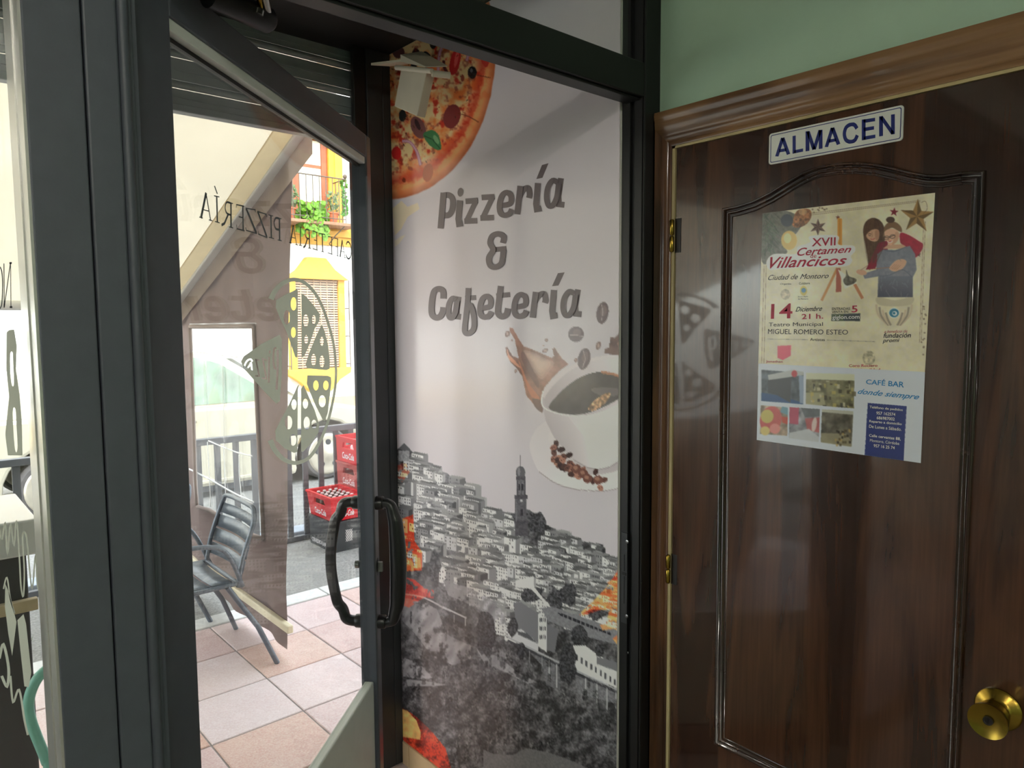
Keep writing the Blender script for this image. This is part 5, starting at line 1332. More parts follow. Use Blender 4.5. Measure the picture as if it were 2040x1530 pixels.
M.fill(U([(860, 470), (960, 440), (1080, 540), (1080, 600), (880, 510)]), (206, 206, 210)); M.fill(U([(930, 455), (1000, 470), (1080, 545), (940, 480)]), (92, 92, 98))
M.fill(U([(1330, 560), (1420, 560), (1500, 620), (1690, 720), (1690, 880), (1340, 740)]), (214, 214, 218)); M.fill(U([(1500, 640), (1560, 650), (1690, 700), (1690, 760), (1500, 690)]), (120, 120, 126))
for i in range(9): M.fill(U([(1350+i*34, 620+i*22), (1364+i*34, 626+i*22), (1364+i*34, 668+i*22), (1350+i*34, 662+i*22)]), (84, 84, 90))
# viaduct
M.fill(U([(1000, 590), (1240, 690), (1240, 880), (1140, 840), (1110, 700)]), (118, 118, 124), 0.8, fine_, 0.2); M.fill(U([(1340, 750), (1690, 905), (1690, 985), (1360, 900)]), (128, 128, 134), 0.85, fine_, 0.2)
M.stroke(U([(865, 500), (1250, 690), (1690, 895)]), 3.4, (176, 176, 182)); M.stroke(U([(865, 522), (1250, 712), (1690, 918)]), 3.6, (66, 66, 72))
for xx, l in ((1018, 90), (1108, 110), (1160, 150), (1214, 170), (1420, 130), (1500, 150), (1570, 150), (1635, 110)):
    y = 500+(xx-865)*0.486+20; M.stroke(U([(xx, y), (xx, y+l)]), 1.8, (196, 196, 200))
M.stroke(U([(390, 280), (570, 362)]), 3.4, (190, 190, 196)); M.fill(U([(400, 295), (560, 370), (560, 400), (480, 375), (430, 320)]), (74, 74, 80)); M.stroke(U([(482, 340), (482, 395)]), 1.6, (180, 180, 186)); M.stroke(U([(562, 362), (562, 420)]), 2.4, (176, 176, 180))
M.stroke(U(crv([(120, 190), (260, 215), (400, 285)], 5)), 3, (176, 172, 178)); M.fill(U([(140, 800), (300, 815), (440, 840), (300, 850), (150, 850)]), (176, 176, 182), 0.7)
# bare earth slopes left of the viaduct
for pl_ in ([(110, 215), (250, 240), (360, 300), (430, 480), (600, 560), (600, 650), (480, 700), (330, 640), (200, 470), (110, 380)], [(640, 580), (800, 640), (950, 760), (1080, 820), (1000, 830), (830, 740), (700, 690)], [(110, 640), (240, 690), (330, 790), (250, 800), (120, 780)], [(400, 90), (600, 150), (800, 260), (860, 400), (760, 420), (600, 270), (440, 200)]):
    sl_m, mk = M.mask(U(pl_))
    g_ = (0.48+0.24*diag[sl_m])[..., None]*np.array([1, 0.99, 1.03]); kk = (mk*np.clip((rough_[sl_m]-0.32)*6, 0, 1)*0.85)[..., None]; M.a[sl_m] = M.a[sl_m]*(1-kk)+g_*kk
# dark conifers and treetops on the slope
rt_ = random.Random(3)
for i in range(420):
    x = rt_.uniform(785, 1255); base = np.interp(x, [785, 900, 1000, 1250], [1200, 1235, 1270, 1400]); y = base+rt_.random()**0.8*(1700-base)
    w = rt_.uniform(4, 10); h = rt_.uniform(12, 28); g = rt_.choice([44, 56, 66, 78, 50])
    pts = [(x+w*(0.35+0.65*abs(math.sin(a)))*math.cos(a)*rt_.uniform(0.7, 1.15), y+h*0.5*math.sin(a)*rt_.uniform(0.8, 1.1)) for a in np.linspace(0, 6.28, 12, endpoint=False)]
    M.fill(pts, (g, g, g+2), 0.6, fine_, 0.7)
    M.fill([(x-w*0.25+(px_-x)*0.55, y-h*0.16+(py_-y)*0.5) for px_, py_ in pts], (g+34, g+34, g+36), 0.40, fine_, 0.9)
for x, y, w, h in ((900, 430, 40, 70), (1290, 690, 70, 150), (960, 600, 30, 70), (1520, 590, 40, 50), (1370, 490, 60, 80), (710, 470, 80, 170)):
    pts = [c8(x+w*math.cos(a)*rt_.uniform(0.75, 1.1), y+h*math.sin(a)*rt_.uniform(0.8, 1.1)) for a in np.linspace(0, 6.28, 18, endpoint=False)]
    M.fill(pts, (58, 58, 62), 0.85, fine_, 0.6)
M.fill(U([(690, 1300), (760, 1330), (900, 1340), (1000, 1290), (1150, 1320), (1300, 1370), (1430, 1432), (1700, 1560), (1900, 1700), (1900, 2300), (300, 2300), (500, 1700), (690, 1420)]), (122, 122, 126), 0.95, fine_, 0.08)
# torn-paint patches in reds and yellows
rag = fbm(H_, W_, 10, 44, 3)
hot = [(70, 26, 24), (206, 66, 44), (236, 110, 70), (244, 190, 120)]; pink = [(90, 40, 44), (206, 82, 76), (232, 128, 112), (244, 196, 180)]; gold = [(150, 70, 34), (232, 120, 70), (244, 206, 130), (250, 236, 196)]
M.rmap(T([(60, 225), (140, 225), (165, 290), (110, 360), (60, 330)]), hot, 0.55, rag, 0.5)
M.rmap(T([(60, 640), (190, 590), (200, 780), (255, 860), (252, 990), (60, 1000)]), hot, 0.95, rag, 0.30); M.rmap(T([(100, 900), (240, 900), (250, 985), (110, 1000)]), gold, 0.9, rag, 0.38)
M.rmap(T([(60, 1020), (200, 1055), (275, 1120), (335, 1130), (335, 1190), (270, 1180), (160, 1255), (60, 1215)]), pink, 0.95, rag, 0.36)
M.rmap(T([(1720, 955), (1650, 990), (1610, 1050), (1570, 1080), (1720, 1080)]), hot, 0.9, rag, 0.3)
M.rmap(T([(1720, 1050), (1600, 1060), (1560, 1120), (1480, 1200), (1370, 1305), (1480, 1270), (1590, 1270), (1560, 1380), (1720, 1450)]), gold, 0.95, rag, 0.36)
M.rmap(T([(1370, 1310), (1500, 1230), (1520, 1270), (1400, 1315)]), hot, 0.8, rag, 0.3)
M.rmap(U([(1520, 410), (1600, 400), (1620, 440), (1540, 450)]), gold, 0.8, rag, 0.3); M.rmap(U([(1720, 430), (1612, 510), (1650, 560), (1650, 785), (1720, 860)]), gold, 0.9, rag, 0.34); M.rmap(U([(1720, 430), (1612, 510), (1700, 540)]), hot, 0.9)
M.rmap(U([(60, 980), (150, 1020), (240, 1090), (330, 1180), (420, 1290), (480, 1500), (560, 1900), (60, 1900), (60, 1260)]), hot, 1.0)
M.fill(U([(60, 990), (150, 1025), (215, 1095), (245, 1180), (240, 1230), (150, 1215), (60, 1200)]), (232, 196, 118), 0.85, n_b, 0.25); M.rmap(U([(250, 1190), (420, 1290), (480, 1500), (340, 1500), (240, 1300)]), [(80, 24, 20), (214, 62, 44), (232, 92, 62), (240, 140, 96)], 0.9)
mu = thing('mural', (XM, 1.7, 0.5), 'printed mural with pizza, coffee cup and grey hill town beside the entrance door', 'mural')
yv = np.linspace(2.231, 1.188, 348); zv = np.linspace(2.544, 0.047, 832)
G = np.zeros((len(zv), len(yv), 3)); G[..., 0] = XM-0.0025; G[..., 1] = yv[None, :]; G[..., 2] = zv[:, None]
sheet('printed_film', G, M, printmat('mural_film', 0.18, 0.5), mu, gain=1.42)

# mural lettering, heavy slanted strokes
cA = crop(770, 300, 570/2040)
M_let = mat('grey_brown_print', (112, 100, 104), 0.32, var=0.02)
def letter_strokes(x0, y0, x1, y1, ch, sl=-0.10):
    """heavy italic letter in the box; returns list of (points, width)."""
    w, h = x1-x0, y1-y0
    def p(u, v): return (x0+u*w-(v-0.5)*h*0.0, y0+v*h)
    S = []; W = 42
    if ch == 'P': S = [([p(.30, .0), p(.13, 1.0)], W), (crv([p(.24, .08), p(.60, .07), p(.82, .18), p(.80, .46), p(.60, .62), p(.22, .63)], 5), W)]
    if ch == 'C': S = [(crv([p(.84, .36), p(.82, .14), p(.58, .07), p(.30, .16), p(.17, .5), p(.18, .82), p(.40, .93), p(.64, .90), p(.80, .76), p(.84, .62)], 5), W)]
    if ch == 'a': S = [(crv([p(.66, .16), p(.42, .10), p(.20, .32), p(.14, .66), p(.24, .90), p(.44, .88), p(.62, .62), p(.70, .2)], 5), W*0.92), ([p(.82, .02), p(.70, .60), p(.72, .86), p(.98, .88)], W)]
    if ch == 'e': S = [(crv([p(.22, .56), p(.55, .54), p(.82, .46), p(.82, .20), p(.58, .09), p(.32, .20), p(.18, .50), p(.22, .82), p(.46, .92), p(.74, .86), p(.88, .70)], 5), W*0.92)]
    if ch == 'r': S = [([p(.32, .02), p(.14, 1.0)], W), (crv([p(.26, .42), p(.50, .16), p(.78, .10), p(.86, .30), p(.82, .44)], 5), W)]
    if ch == 'i': S = [([p(.52, .0), p(.34, .74), p(.42, .93), p(.86, .90)], W)]
    if ch == 'z': S = [([p(.12, .13), p(.90, .10)], W*0.95), ([p(.80, .12), p(.20, .88)], W*0.9), ([p(.04, .90), p(.88, .88)], W*0.95)]
    if ch == 't': S = [(crv([p(.40, .0), p(.24, .60), p(.24, .84), p(.48, .93), p(.74, .86), p(.84, .68)], 5), W), ([p(.12, .30), p(.98, .26)], W*0.85)]
    if ch == 'f': S = [(crv([p(.42, .0), p(.36, .30), p(.24, .62), p(.16, .90), p(.40, .96), p(.78, .86), p(.80, .62), p(.62, .40), p(.44, .36)], 6), W*0.9), ([p(.20, .215), p(.98, .20)], W*0.85)]
    if ch == '&': S = [(crv([p(.80, .30), p(.84, .14), p(.60, .06), p(.30, .12), p(.20, .30), p(.34, .48), p(.14, .68), p(.20, .88), p(.46, .93), p(.72, .84), p(.80, .66), p(.82, .50)], 5), W*0.95), ([p(.30, .48), p(.98, .44)], W*0.85)]
    return S
ml = None
XL = XM-0.0030
def mstroke(pts, w, lift=0.0):
    for i_, q in enumerate(stroke2(pts, w)): ml.add([onx(*cA(*k_), XL-lift-i_*2.5e-5) for k_ in q], [(0, 1, 2, 3)])
DOTS = {0: [ell(527, 297, 21, 32, 0.1, 20), [(1068, 203), (1112, 194), (1155, 90), (1108, 103)]], 1: [], 2: [[(1180, 967), (1226, 962), (1270, 868), (1222, 874)]]}
for wi, word in enumerate(((('P', (368, 300, 494, 556)), ('i', (492, 355, 550, 535)), ('z', (550, 338, 660, 522)), ('z', (664, 310, 780, 500)), ('e', (783, 282, 908, 477)), ('r', (914, 248, 1038, 454)), ('i', (1042, 232, 1112, 432)), ('a', (1120, 192, 1272, 414))),
              (('&', (708, 578, 858, 850)),),
              (('C', (300, 970, 424, 1207)), ('a', (424, 1038, 534, 1206)), ('f', (540, 980, 642, 1318)), ('e', (646, 1024, 760, 1202)), ('t', (768, 966, 884, 1200)), ('e', (888, 1010, 1012, 1197)), ('r', (1022, 1004, 1152, 1192)), ('i', (1156, 994, 1226, 1194)), ('a', (1236, 986, 1394, 1192))))):
    ml = MB()
    for ch, b in word:
        for n_, (pts, w) in enumerate(letter_strokes(*b, ch)): mstroke(pts, w, 0.0012 if n_ == 0 else n_*0.0003-0.0003)
    for q in DOTS[wi]: ml.add([onx(*cA(*k_), XL) for k_ in q], [tuple(range(len(q)))])
    build(ml, 'lettering', M_let, mu, fix=False)

# ---------------------------------------------------------------- poster and flyer on the wooden door
XPO = XW+0.0030
po = thing('concert_poster', (XW, 0.67, 1.5), 'cream carol-contest poster with two women stuck on the door panel', 'poster')
PP = Paint(1500, 372, 1875, 760, 2.0, (222, 214, 188))
hh_, ww_ = PP.h, PP.w; pn1 = fbm(hh_, ww_, 60, 5); pn2 = fbm(hh_, ww_, 10, 6)
PP.a *= (0.90+0.2*pn1)[..., None]; PP.a[..., 2] *= (0.92+0.12*pn2)
cP = crop(1480, 370, 420/2008); K = lambda pts: [cP(*q) for q in pts]; KC = lambda pts, n=5: [cP(*q) for q in crv(pts, n, True)]
for a, b in (((650, 278), (1690, 152)), ((650, 262), (1690, 140)), ((1738, 340), (1698, 1500)), ((1722, 340), (1682, 1500)), ((202, 760), (178, 1700)), ((222, 760), (200, 1700))): PP.stroke(K([a, b]), 0.7, (130, 100, 70))
PP.fill(KC([(180, 250), (420, 240), (560, 330), (520, 440), (400, 560), (420, 640), (300, 700), (180, 720)]), (74, 74, 70), 0.75, pn2, 0.5)
rp_ = random.Random(2)
for i in range(110):
    x, y = rp_.uniform(190, 300), rp_.uniform(260, 620); PP.stroke(K([(x, y), (x+rp_.uniform(-60, 90), y+rp_.uniform(20, 110))]), 0.5, rp_.choice([(60, 84, 62), (110, 130, 104), (40, 56, 44)]))
PP.fill(KC([(500, 260), (560, 220), (640, 230), (650, 300), (600, 370), (520, 400), (470, 370)]), (150, 100, 66), 1, pn2, 0.7); PP.fill(K(ell(570, 250, 40, 30)), (214, 176, 130), 0.6)
PP.fill(K(ell(440, 520, 76, 92)), (226, 196, 120)); PP.fill(K(ell(425, 500, 36, 48)), (244, 228, 170), 0.9); PP.fill(K(ell(420, 330, 60, 60)), (70, 74, 84), 0.9)
def star(cx, cy, r, n, col, rot=0.0, inner=0.42, sh=True):
    pts = [(cx+(r if i % 2 == 0 else r*inner)*math.sin(rot+i*math.pi/n), cy-(r if i % 2 == 0 else r*inner)*math.cos(rot+i*math.pi/n)) for i in range(2*n)]
    PP.fill(K(pts), col)
    if sh:
        for i in range(n): PP.fill(K([(cx, cy), pts[2*i], pts[(2*i+1) % (2*n)]]), tuple(int(c*0.66) for c in col))
star(715, 395, 82, 6, (128, 98, 84)); star(1440, 250, 44, 5, (150, 44, 54), 0.1); star(1658, 292, 168, 5, (166, 128, 78), 0.05, 0.40); star(905, 302, 22, 5, (140, 70, 60)); star(1672, 655, 26, 5, (120, 60, 60))
PP.stroke(K(crv([(1700, 160), (1740, 150), (1755, 220), (1715, 270)], 5)), 0.8, (120, 96, 66))
PP.fill(K([(902, 305), (945, 315), (945, 570), (902, 575)]), (212, 150, 70)); PP.stroke(K([(922, 312), (922, 575)]), 0.8, (150, 96, 40)); PP.stroke(K([(900, 785), (750, 1095)]), 5, (196, 140, 84)); PP.stroke(K([(1060, 930), (1140, 1075)]), 6, (196, 134, 96)); PP.fill(K([(890, 785), (930, 785), (938, 1010), (885, 1015)]), (174, 96, 76))
PP.fill(K([(905, 795), (1090, 925), (972, 982)]), (236, 232, 214)); PP.fill(KC([(985, 800), (1010, 860), (1080, 890), (1060, 930), (985, 950), (955, 900), (980, 860)]), (84, 78, 66), 0.8, pn2, 0.8)
# two women, drawn plainly
PP.fill(KC([(1145, 430), (1170, 345), (1240, 305), (1315, 340), (1350, 420), (1345, 540), (1300, 610), (1260, 700), (1240, 770), (1200, 800), (1190, 700), (1165, 560)]), (92, 66, 50), 1, pn2, 0.3)
PP.fill(K([(1290, 545), (1380, 520), (1380, 620), (1300, 700), (1260, 790), (1170, 800), (1190, 760)]), (140, 34, 54)); PP.fill(KC([(1175, 470), (1230, 420), (1290, 420), (1300, 470), (1285, 520), (1245, 532), (1195, 510)]), (208, 164, 132)); PP.stroke(K([(1200, 468), (1222, 462)]), 1, (70, 44, 36)); PP.stroke(K([(1228, 510), (1258, 502)]), 1, (170, 80, 76))
PP.fill(K([(1330, 600), (1385, 560), (1560, 560), (1540, 600)]), (206, 162, 132)); PP.fill(KC([(1500, 450), (1580, 470), (1680, 530), (1715, 560), (1700, 620), (1640, 690), (1570, 730), (1525, 690), (1590, 610), (1540, 570), (1500, 540)]), (168, 34, 58), 1, pn2, 0.15)
PP.fill(K([(1280, 650), (1340, 606), (1450, 612), (1590, 572), (1640, 650), (1655, 800), (1615, 880), (1618, 1062), (1282, 1062), (1310, 860), (1160, 886), (1140, 840), (1270, 800)]), (128, 130, 142), 1, pn2, 0.12); PP.grad(K([(1290, 860), (1618, 860), (1618, 1062), (1282, 1062)]), (112, 114, 128), (66, 64, 80), cP(1400, 860), cP(1400, 1060), 0.9)
PP.fill(KC([(1345, 400), (1380, 355), (1450, 345), (1505, 390), (1515, 440), (1480, 430), (1420, 400), (1370, 430), (1345, 460)]), (128, 96, 68)); PP.fill(K(ell(1405, 325, 42, 30)), (84, 62, 48)); PP.fill(KC([(1348, 440), (1400, 410), (1470, 425), (1490, 480), (1455, 540), (1405, 568), (1370, 530), (1340, 500)]), (222, 176, 146)); PP.stroke(K([(1335, 490), (1380, 496), (1450, 468)]), 1.2, (60, 40, 36)); PP.fill(K(ell(1400, 535, 22, 9, -0.3)), (196, 92, 90))
PP.fill(KC([(1400, 770), (1460, 710), (1530, 700), (1560, 730), (1520, 790), (1450, 818), (1400, 800)]), (214, 170, 140)); PP.fill(K(ell(1130, 825, 52, 26, 0.2)), (210, 166, 138)); PP.stroke(K([(1180, 798), (1400, 778)]), 1, (170, 110, 80)); PP.stroke(K([(1120, 805), (1190, 760)]), 1.4, (176, 150, 120))
rw_ = random.Random(11)
for i in range(60):
    a = rw_.uniform(0, 1); x0_ = 1150+a*190; PP.stroke(K(crv([(1190+a*110, 320+20*rw_.random()), (x0_, 420), (x0_+10, 520+60*rw_.random()), (1190+a*80, 700+60*rw_.random())], 4)), 0.5, rw_.choice([(66, 46, 36), (120, 88, 64), (84, 60, 46)]), 0.5)
PP.fill(KC([(1175, 470), (1230, 420), (1290, 420), (1300, 470), (1285, 520), (1245, 532), (1195, 510)]), (206, 162, 132)); PP.fill(KC([(1260, 430), (1295, 425), (1300, 480), (1280, 520), (1262, 500)]), (168, 120, 96), 0.6)
PP.stroke(K(crv([(1192, 462), (1208, 456), (1224, 462)], 3)), 0.9, (70, 44, 36)); PP.stroke(K(crv([(1196, 472), (1208, 476), (1220, 472)], 3)), 0.9, (60, 40, 36)); PP.stroke(K([(1228, 440), (1234, 482), (1222, 488)]), 0.8, (160, 110, 88)); PP.stroke(K(crv([(1215, 506), (1236, 512), (1258, 500)], 3)), 1.3, (178, 74, 74))
PP.fill(KC([(1455, 440), (1490, 460), (1470, 530), (1420, 565), (1440, 500)]), (190, 140, 112), 0.55); PP.stroke(K(ell(1368, 496, 26, 17, -0.1, 14)+[ell(1368, 496, 26, 17, -0.1, 14)[0]]), 0.9, (54, 38, 36)); PP.stroke(K(ell(1424, 484, 26, 17, -0.2, 14)+[ell(1424, 484, 26, 17, -0.2, 14)[0]]), 0.9, (54, 38, 36)); PP.stroke(K([(1392, 490), (1390, 520), (1380, 526)]), 0.9, (184, 130, 106)); PP.stroke(K(crv([(1376, 532), (1400, 542), (1426, 526)], 3)), 1.8, (236, 226, 220))
for i in range(40):
    x_, y_ = rw_.uniform(1300, 1600), rw_.uniform(650, 1040); PP.stroke(K([(x_, y_), (x_+rw_.uniform(-30, 40), y_+rw_.uniform(20, 60))]), 1.2, rw_.choice([(104, 106, 120), (150, 152, 162)]), 0.4)
PP.stroke(K(crv([(1300, 860), (1400, 850), (1520, 800), (1610, 870)], 4)), 1.6, (92, 94, 108), 0.7); PP.stroke(K(crv([(1345, 612), (1440, 626), (1560, 580)], 4)), 1.6, (100, 102, 116))
for j in range(4): PP.stroke(K([(1405+j*16, 790+j*5), (1450+j*18, 745+j*4)]), 0.8, (170, 122, 98))
PP.fill(KC([(1280, 1060), (1450, 1090), (1620, 1060), (1600, 1130), (1440, 1150), (1290, 1130)]), (190, 180, 150), 0.7)
for s in (-1, 1):
    for j in range(4): PP.stroke(K(crv([(1440+s*(170-j*30), 1130+j*26), (1440+s*(150-j*30), 1230+j*14), (1440+s*(60-j*10), 1330)], 5)), 4, [(206, 190, 160), (160, 146, 124)][j % 2])
PP.fill(K(ell(1440, 1212, 52, 48)), (232, 236, 232)); PP.fill(K(ell(1440, 1212, 46, 42)), (44, 122, 152)); PP.fill(K(ell(1445, 1216, 24, 22)), (232, 236, 232)); PP.fill(K(ell(1440, 1214, 13, 12)), (44, 122, 152))
PP.fill(KC([(225, 720), (300, 650), (500, 650), (520, 580), (640, 540), (640, 480), (900, 475), (910, 560), (1050, 570), (1070, 620), (1030, 670), (1040, 720), (960, 770), (600, 775), (340, 795), (250, 800)]), (240, 232, 226))
PP.fill(K([(845, 1222), (1118, 1215), (1116, 1290), (842, 1288)]), (66, 72, 74)); PP.fill(K([(848, 1224), (960, 1222), (958, 1288), (846, 1286)]), (84, 96, 70))
PP.fill(K(ell(405, 1035, 46, 50)), (160, 146, 120), 0.5, pn2, 0.8); PP.fill(K(ell(578, 1000, 34, 48)), (206, 190, 90)); PP.fill(K(ell(578, 996, 22, 22)), (70, 130, 170)); PP.fill(K(ell(1200+0, 1640, 60, 70)), (170, 160, 130), 0.5, pn2, 0.8)
PP.fill(K([(330, 1525), (460, 1520), (455, 1620), (380, 1660), (330, 1640)]), (214, 70, 96)); 
for i in range(26): PP.fill(K(ell(rp_.uniform(660, 800) if i < 10 else rp_.uniform(1700, 1745), rp_.uniform(200, 260) if i < 10 else rp_.uniform(1150, 1640), 9, 8)), (120, 96, 70), 0.7)
PP.stroke(K([(235, 1460), (620, 1466)]), 0.6, (120, 112, 96)); PP.stroke(K([(800, 1470), (1260, 1485)]), 0.6, (120, 112, 96))
PP.blur(2)
def plane_grid(c, X, nu, nv, curl=0.0):
    tl, tr, br, bl = [np.array(onx(*q, X)) for q in c]
    u = np.linspace(0, 1, nu)[None, :, None]; v = np.linspace(0, 1, nv)[:, None, None]
    G = (1-u)*(1-v)*tl+u*(1-v)*tr+u*v*br+(1-u)*v*bl
    if curl: G[..., 0] -= curl*np.clip((u[..., 0]+v[..., 0]-1.3)/0.7, 0, 1)**2+0.0004*np.sin(9*u[..., 0])*(v[..., 0])
    return G
M_pap = printmat('glossy_poster_paper', 0.22, 0.6)
sheet('printed_sheet', plane_grid([(1519, 425), (1863, 384), (1842, 755), (1510, 748)], XPO, 330, 350), PP, M_pap, po, gain=1.25)
class Word:
    def __init__(s, m, par): s.m, s.par = m, par
def txt(wd, s, q, fnc, bold=0.0, shear=0.0, X=XPO-0.0004):
    """one printed line; q: bl, br, tr, tl in crop coordinates."""
    P = [onx(*fnc(*k_), X) for k_ in q]; mb = MB(); text_quad(mb, s, *P, bold=0.0 if 'M' in s else min(bold, 0.012), shear=shear)
    build(mb, 'lettering', wd.m, wd.par, fix=False)
M_pk = mat('crimson_print', (190, 40, 72), 0.4, var=0.12, scale=60); M_dk = mat('charcoal_print', (52, 50, 50), 0.4, var=0.05); M_gn = mat('olive_print', (84, 80, 58), 0.4, var=0.05); M_wt = mat('paper_white_print', (240, 240, 236), 0.4, var=0.01)
tm_ = Word(M_pk, po)
txt(tm_, 'XVII', [(655, 578), (882, 568), (884, 490), (660, 500)], cP, 0.02); txt(tm_, 'Certamen', [(515, 670), (1030, 635), (1035, 570), (520, 592)], cP, 0.025, 0.35); txt(tm_, 'de', [(640, 690), (700, 686), (700, 645), (642, 648)], cP)
txt(tm_, 'Villancicos', [(245, 790), (985, 752), (995, 660), (262, 680)], cP, 0.035, 0.32); txt(tm_, '14', [(265, 1268), (470, 1262), (474, 1120), (270, 1125)], cP, 0.04); txt(tm_, '5', [(1035, 1208), (1092, 1206), (1092, 1140), (1036, 1142)], cP, 0.035); txt(tm_, '21 h.', [(560, 1272), (765, 1266), (765, 1215), (560, 1222)], cP, 0.02)
txt(tm_, 'a beneficio de', [(1345, 1402), (1565, 1398), (1568, 1370), (1348, 1376)], cP, 0.0, 0.3); txt(tm_, 'Coro Rociero', [(1010, 1728), (1282, 1725), (1282, 1698), (1010, 1700)], cP, 0.03); txt(tm_, 'de la Humildad', [(980, 1775), (1306, 1770), (1306, 1738), (980, 1742)], cP, 0.03); txt(tm_, 'Jonathan', [(220, 1690), (380, 1692), (380, 1665), (220, 1662)], cP, 0.03)
tm_ = Word(M_dk, po)
txt(tm_, 'Ciudad de Montoro', [(238, 900), (815, 880), (820, 832), (245, 850)], cP, 0.0, 0.35); txt(tm_, 'Diciembre', [(500, 1200), (752, 1192), (760, 1145), (505, 1155)], cP, 0.01, 0.35); txt(tm_, 'ENTRADAS', [(848, 1186), (1020, 1182), (1020, 1158), (848, 1160)], cP, 0.015); txt(tm_, 'VENTA EN:', [(848, 1216), (1008, 1210), (1008, 1188), (848, 1192)], cP, 0.015)
txt(tm_, 'Teatro Municipal', [(245, 1352), (762, 1346), (762, 1300), (247, 1304)], cP, 0.02); txt(tm_, 'MIGUEL ROMERO ESTEO', [(238, 1412), (1000, 1418), (1002, 1372), (240, 1364)], cP, 0.015); txt(tm_, 'Artistas', [(640, 1478), (780, 1480), (780, 1452), (640, 1450)], cP, 0.0)
txt(tm_, 'fundación', [(1338, 1450), (1600, 1446), (1602, 1398), (1342, 1402)], cP, 0.03, 0.2); txt(tm_, 'promi', [(1330, 1506), (1490, 1498), (1492, 1454), (1334, 1458)], cP, 0.03, 0.2); txt(tm_, 'Organiza', [(355, 948), (460, 946), (460, 926), (355, 928)], cP); txt(tm_, 'Colabora', [(535, 942), (638, 938), (638, 916), (535, 920)], cP)
txt(tm_, 'Excm. Ayto.', [(525, 1066), (622, 1064), (622, 1050), (525, 1052)], cP); txt(tm_, 'de Montoro', [(525, 1086), (622, 1084), (622, 1070), (525, 1072)], cP)
tm_ = Word(M_wt, po); txt(tm_, 'giglon.com', [(852, 1284), (1110, 1278), (1110, 1228), (852, 1234)], cP, 0.02)

fy = thing('cafe_flyer', (XW, 0.67, 1.42), 'white cafe flyer with five photos stuck over the bottom of the poster', 'flyer')
FP = Paint(1495, 715, 1855, 935, 2.0, (214, 220, 230))
cF = crop(1480, 640, 420/2040); J = lambda pts: [cF(*q) for q in pts]
f1 = fbm(FP.h, FP.w, 24, 8); f2 = fbm(FP.h, FP.w, 6, 9)
def photo(q, base): FP.fill(J(q), base, 1, f1, 0.5)
photo([(180, 470), (590, 500), (588, 805), (178, 772)], (84, 92, 100)); FP.fill(J([(180, 690), (330, 715), (588, 790), (588, 805), (178, 772)]), (52, 84, 130)); FP.fill(J([(240, 520), (480, 470), (588, 490), (588, 520), (250, 570)]), (186, 190, 190)); FP.fill(J([(240, 570), (470, 540), (460, 790), (330, 715), (240, 690)]), (70, 72, 74)); FP.fill(J(ell(498, 508, 28, 34)), (186, 60, 66)); FP.fill(J([(540, 520), (590, 530), (588, 800), (550, 790)]), (150, 166, 190))
photo([(610, 545), (1078, 560), (1075, 850), (608, 800)], (126, 122, 92)); FP.fill(J([(612, 500), (1078, 512), (1078, 575), (610, 560)]), (214, 216, 190)); FP.fill(J([(610, 690), (780, 690), (800, 820), (608, 800)]), (170, 166, 130))
rf_ = random.Random(3)
for i in range(46):
    x, y = rf_.uniform(640, 1060), rf_.uniform(570, 820); w, h = rf_.uniform(8, 40), rf_.uniform(6, 50); FP.fill(J([(x, y), (x+w, y+3), (x+w, y+h), (x, y+h)]), rf_.choice([(70, 64, 48), (110, 100, 72), (196, 180, 110), (60, 58, 50), (212, 206, 170)]), 0.8)
photo([(172, 810), (438, 838), (432, 1108), (165, 1090)], (170, 150, 130)); FP.fill(J(ell(270, 950, 105, 130, 0.3)), (206, 96, 92), 0.9); FP.fill(J(ell(235, 920, 62, 66)), (206, 190, 110)); FP.fill(J(ell(215, 1060, 46, 44)), (222, 200, 130)); FP.fill(J(ell(310, 1040, 52, 50)), (228, 150, 140)); FP.fill(J([(375, 920), (438, 930), (436, 1000), (380, 980)]), (196, 80, 60)); FP.fill(J([(380, 820), (438, 838), (436, 910), (360, 880)]), (120, 160, 176))
photo([(450, 812), (748, 842), (735, 1170), (442, 1130)], (150, 150, 156)); FP.fill(J([(450, 812), (545, 822), (535, 1000), (448, 990)]), (186, 70, 96), 0.9); FP.fill(J([(600, 940), (745, 930), (740, 1080), (620, 1050)]), (190, 90, 90), 0.8); FP.fill(J(ell(690, 1000, 24, 70, 0.15)), (226, 206, 200)); FP.fill(J([(450, 1080), (640, 1040), (735, 1120), (735, 1170), (442, 1130)]), (206, 210, 214), 0.9); FP.fill(J([(560, 830), (745, 842), (745, 920), (600, 930)]), (96, 100, 104), 0.8)
photo([(762, 878), (1068, 885), (1050, 1215), (750, 1170)], (104, 98, 84)); FP.fill(J([(765, 840), (1068, 855), (1068, 905), (765, 878)]), (190, 190, 176)); FP.fill(J([(760, 1080), (1000, 1090), (1050, 1160), (1050, 1215), (750, 1170)]), (166, 158, 128), 0.8)
for i in range(24):
    x, y = rf_.uniform(880, 1050), rf_.uniform(1040, 1190); FP.fill(J([(x, y), (x+20, y+3), (x+20, y+26), (x, y+26)]), rf_.choice([(50, 44, 36), (84, 74, 54), (186, 156, 100)]), 0.8)
FP.blur(4, J([(170, 440), (1085, 480), (1060, 1230), (160, 1120)]))
for ln_ in ([(588, 470), (610, 470), (606, 815), (586, 812)], [(165, 772), (1085, 845), (1085, 872), (165, 812)], [(436, 812), (452, 812), (444, 1150), (430, 1150)], [(746, 842), (764, 842), (752, 1180), (734, 1180)]): FP.fill(J(ln_), (214, 220, 230))
FP.fill(J([(1207, 790), (1584, 822), (1556, 1350), (1178, 1296)]), (46, 58, 124))
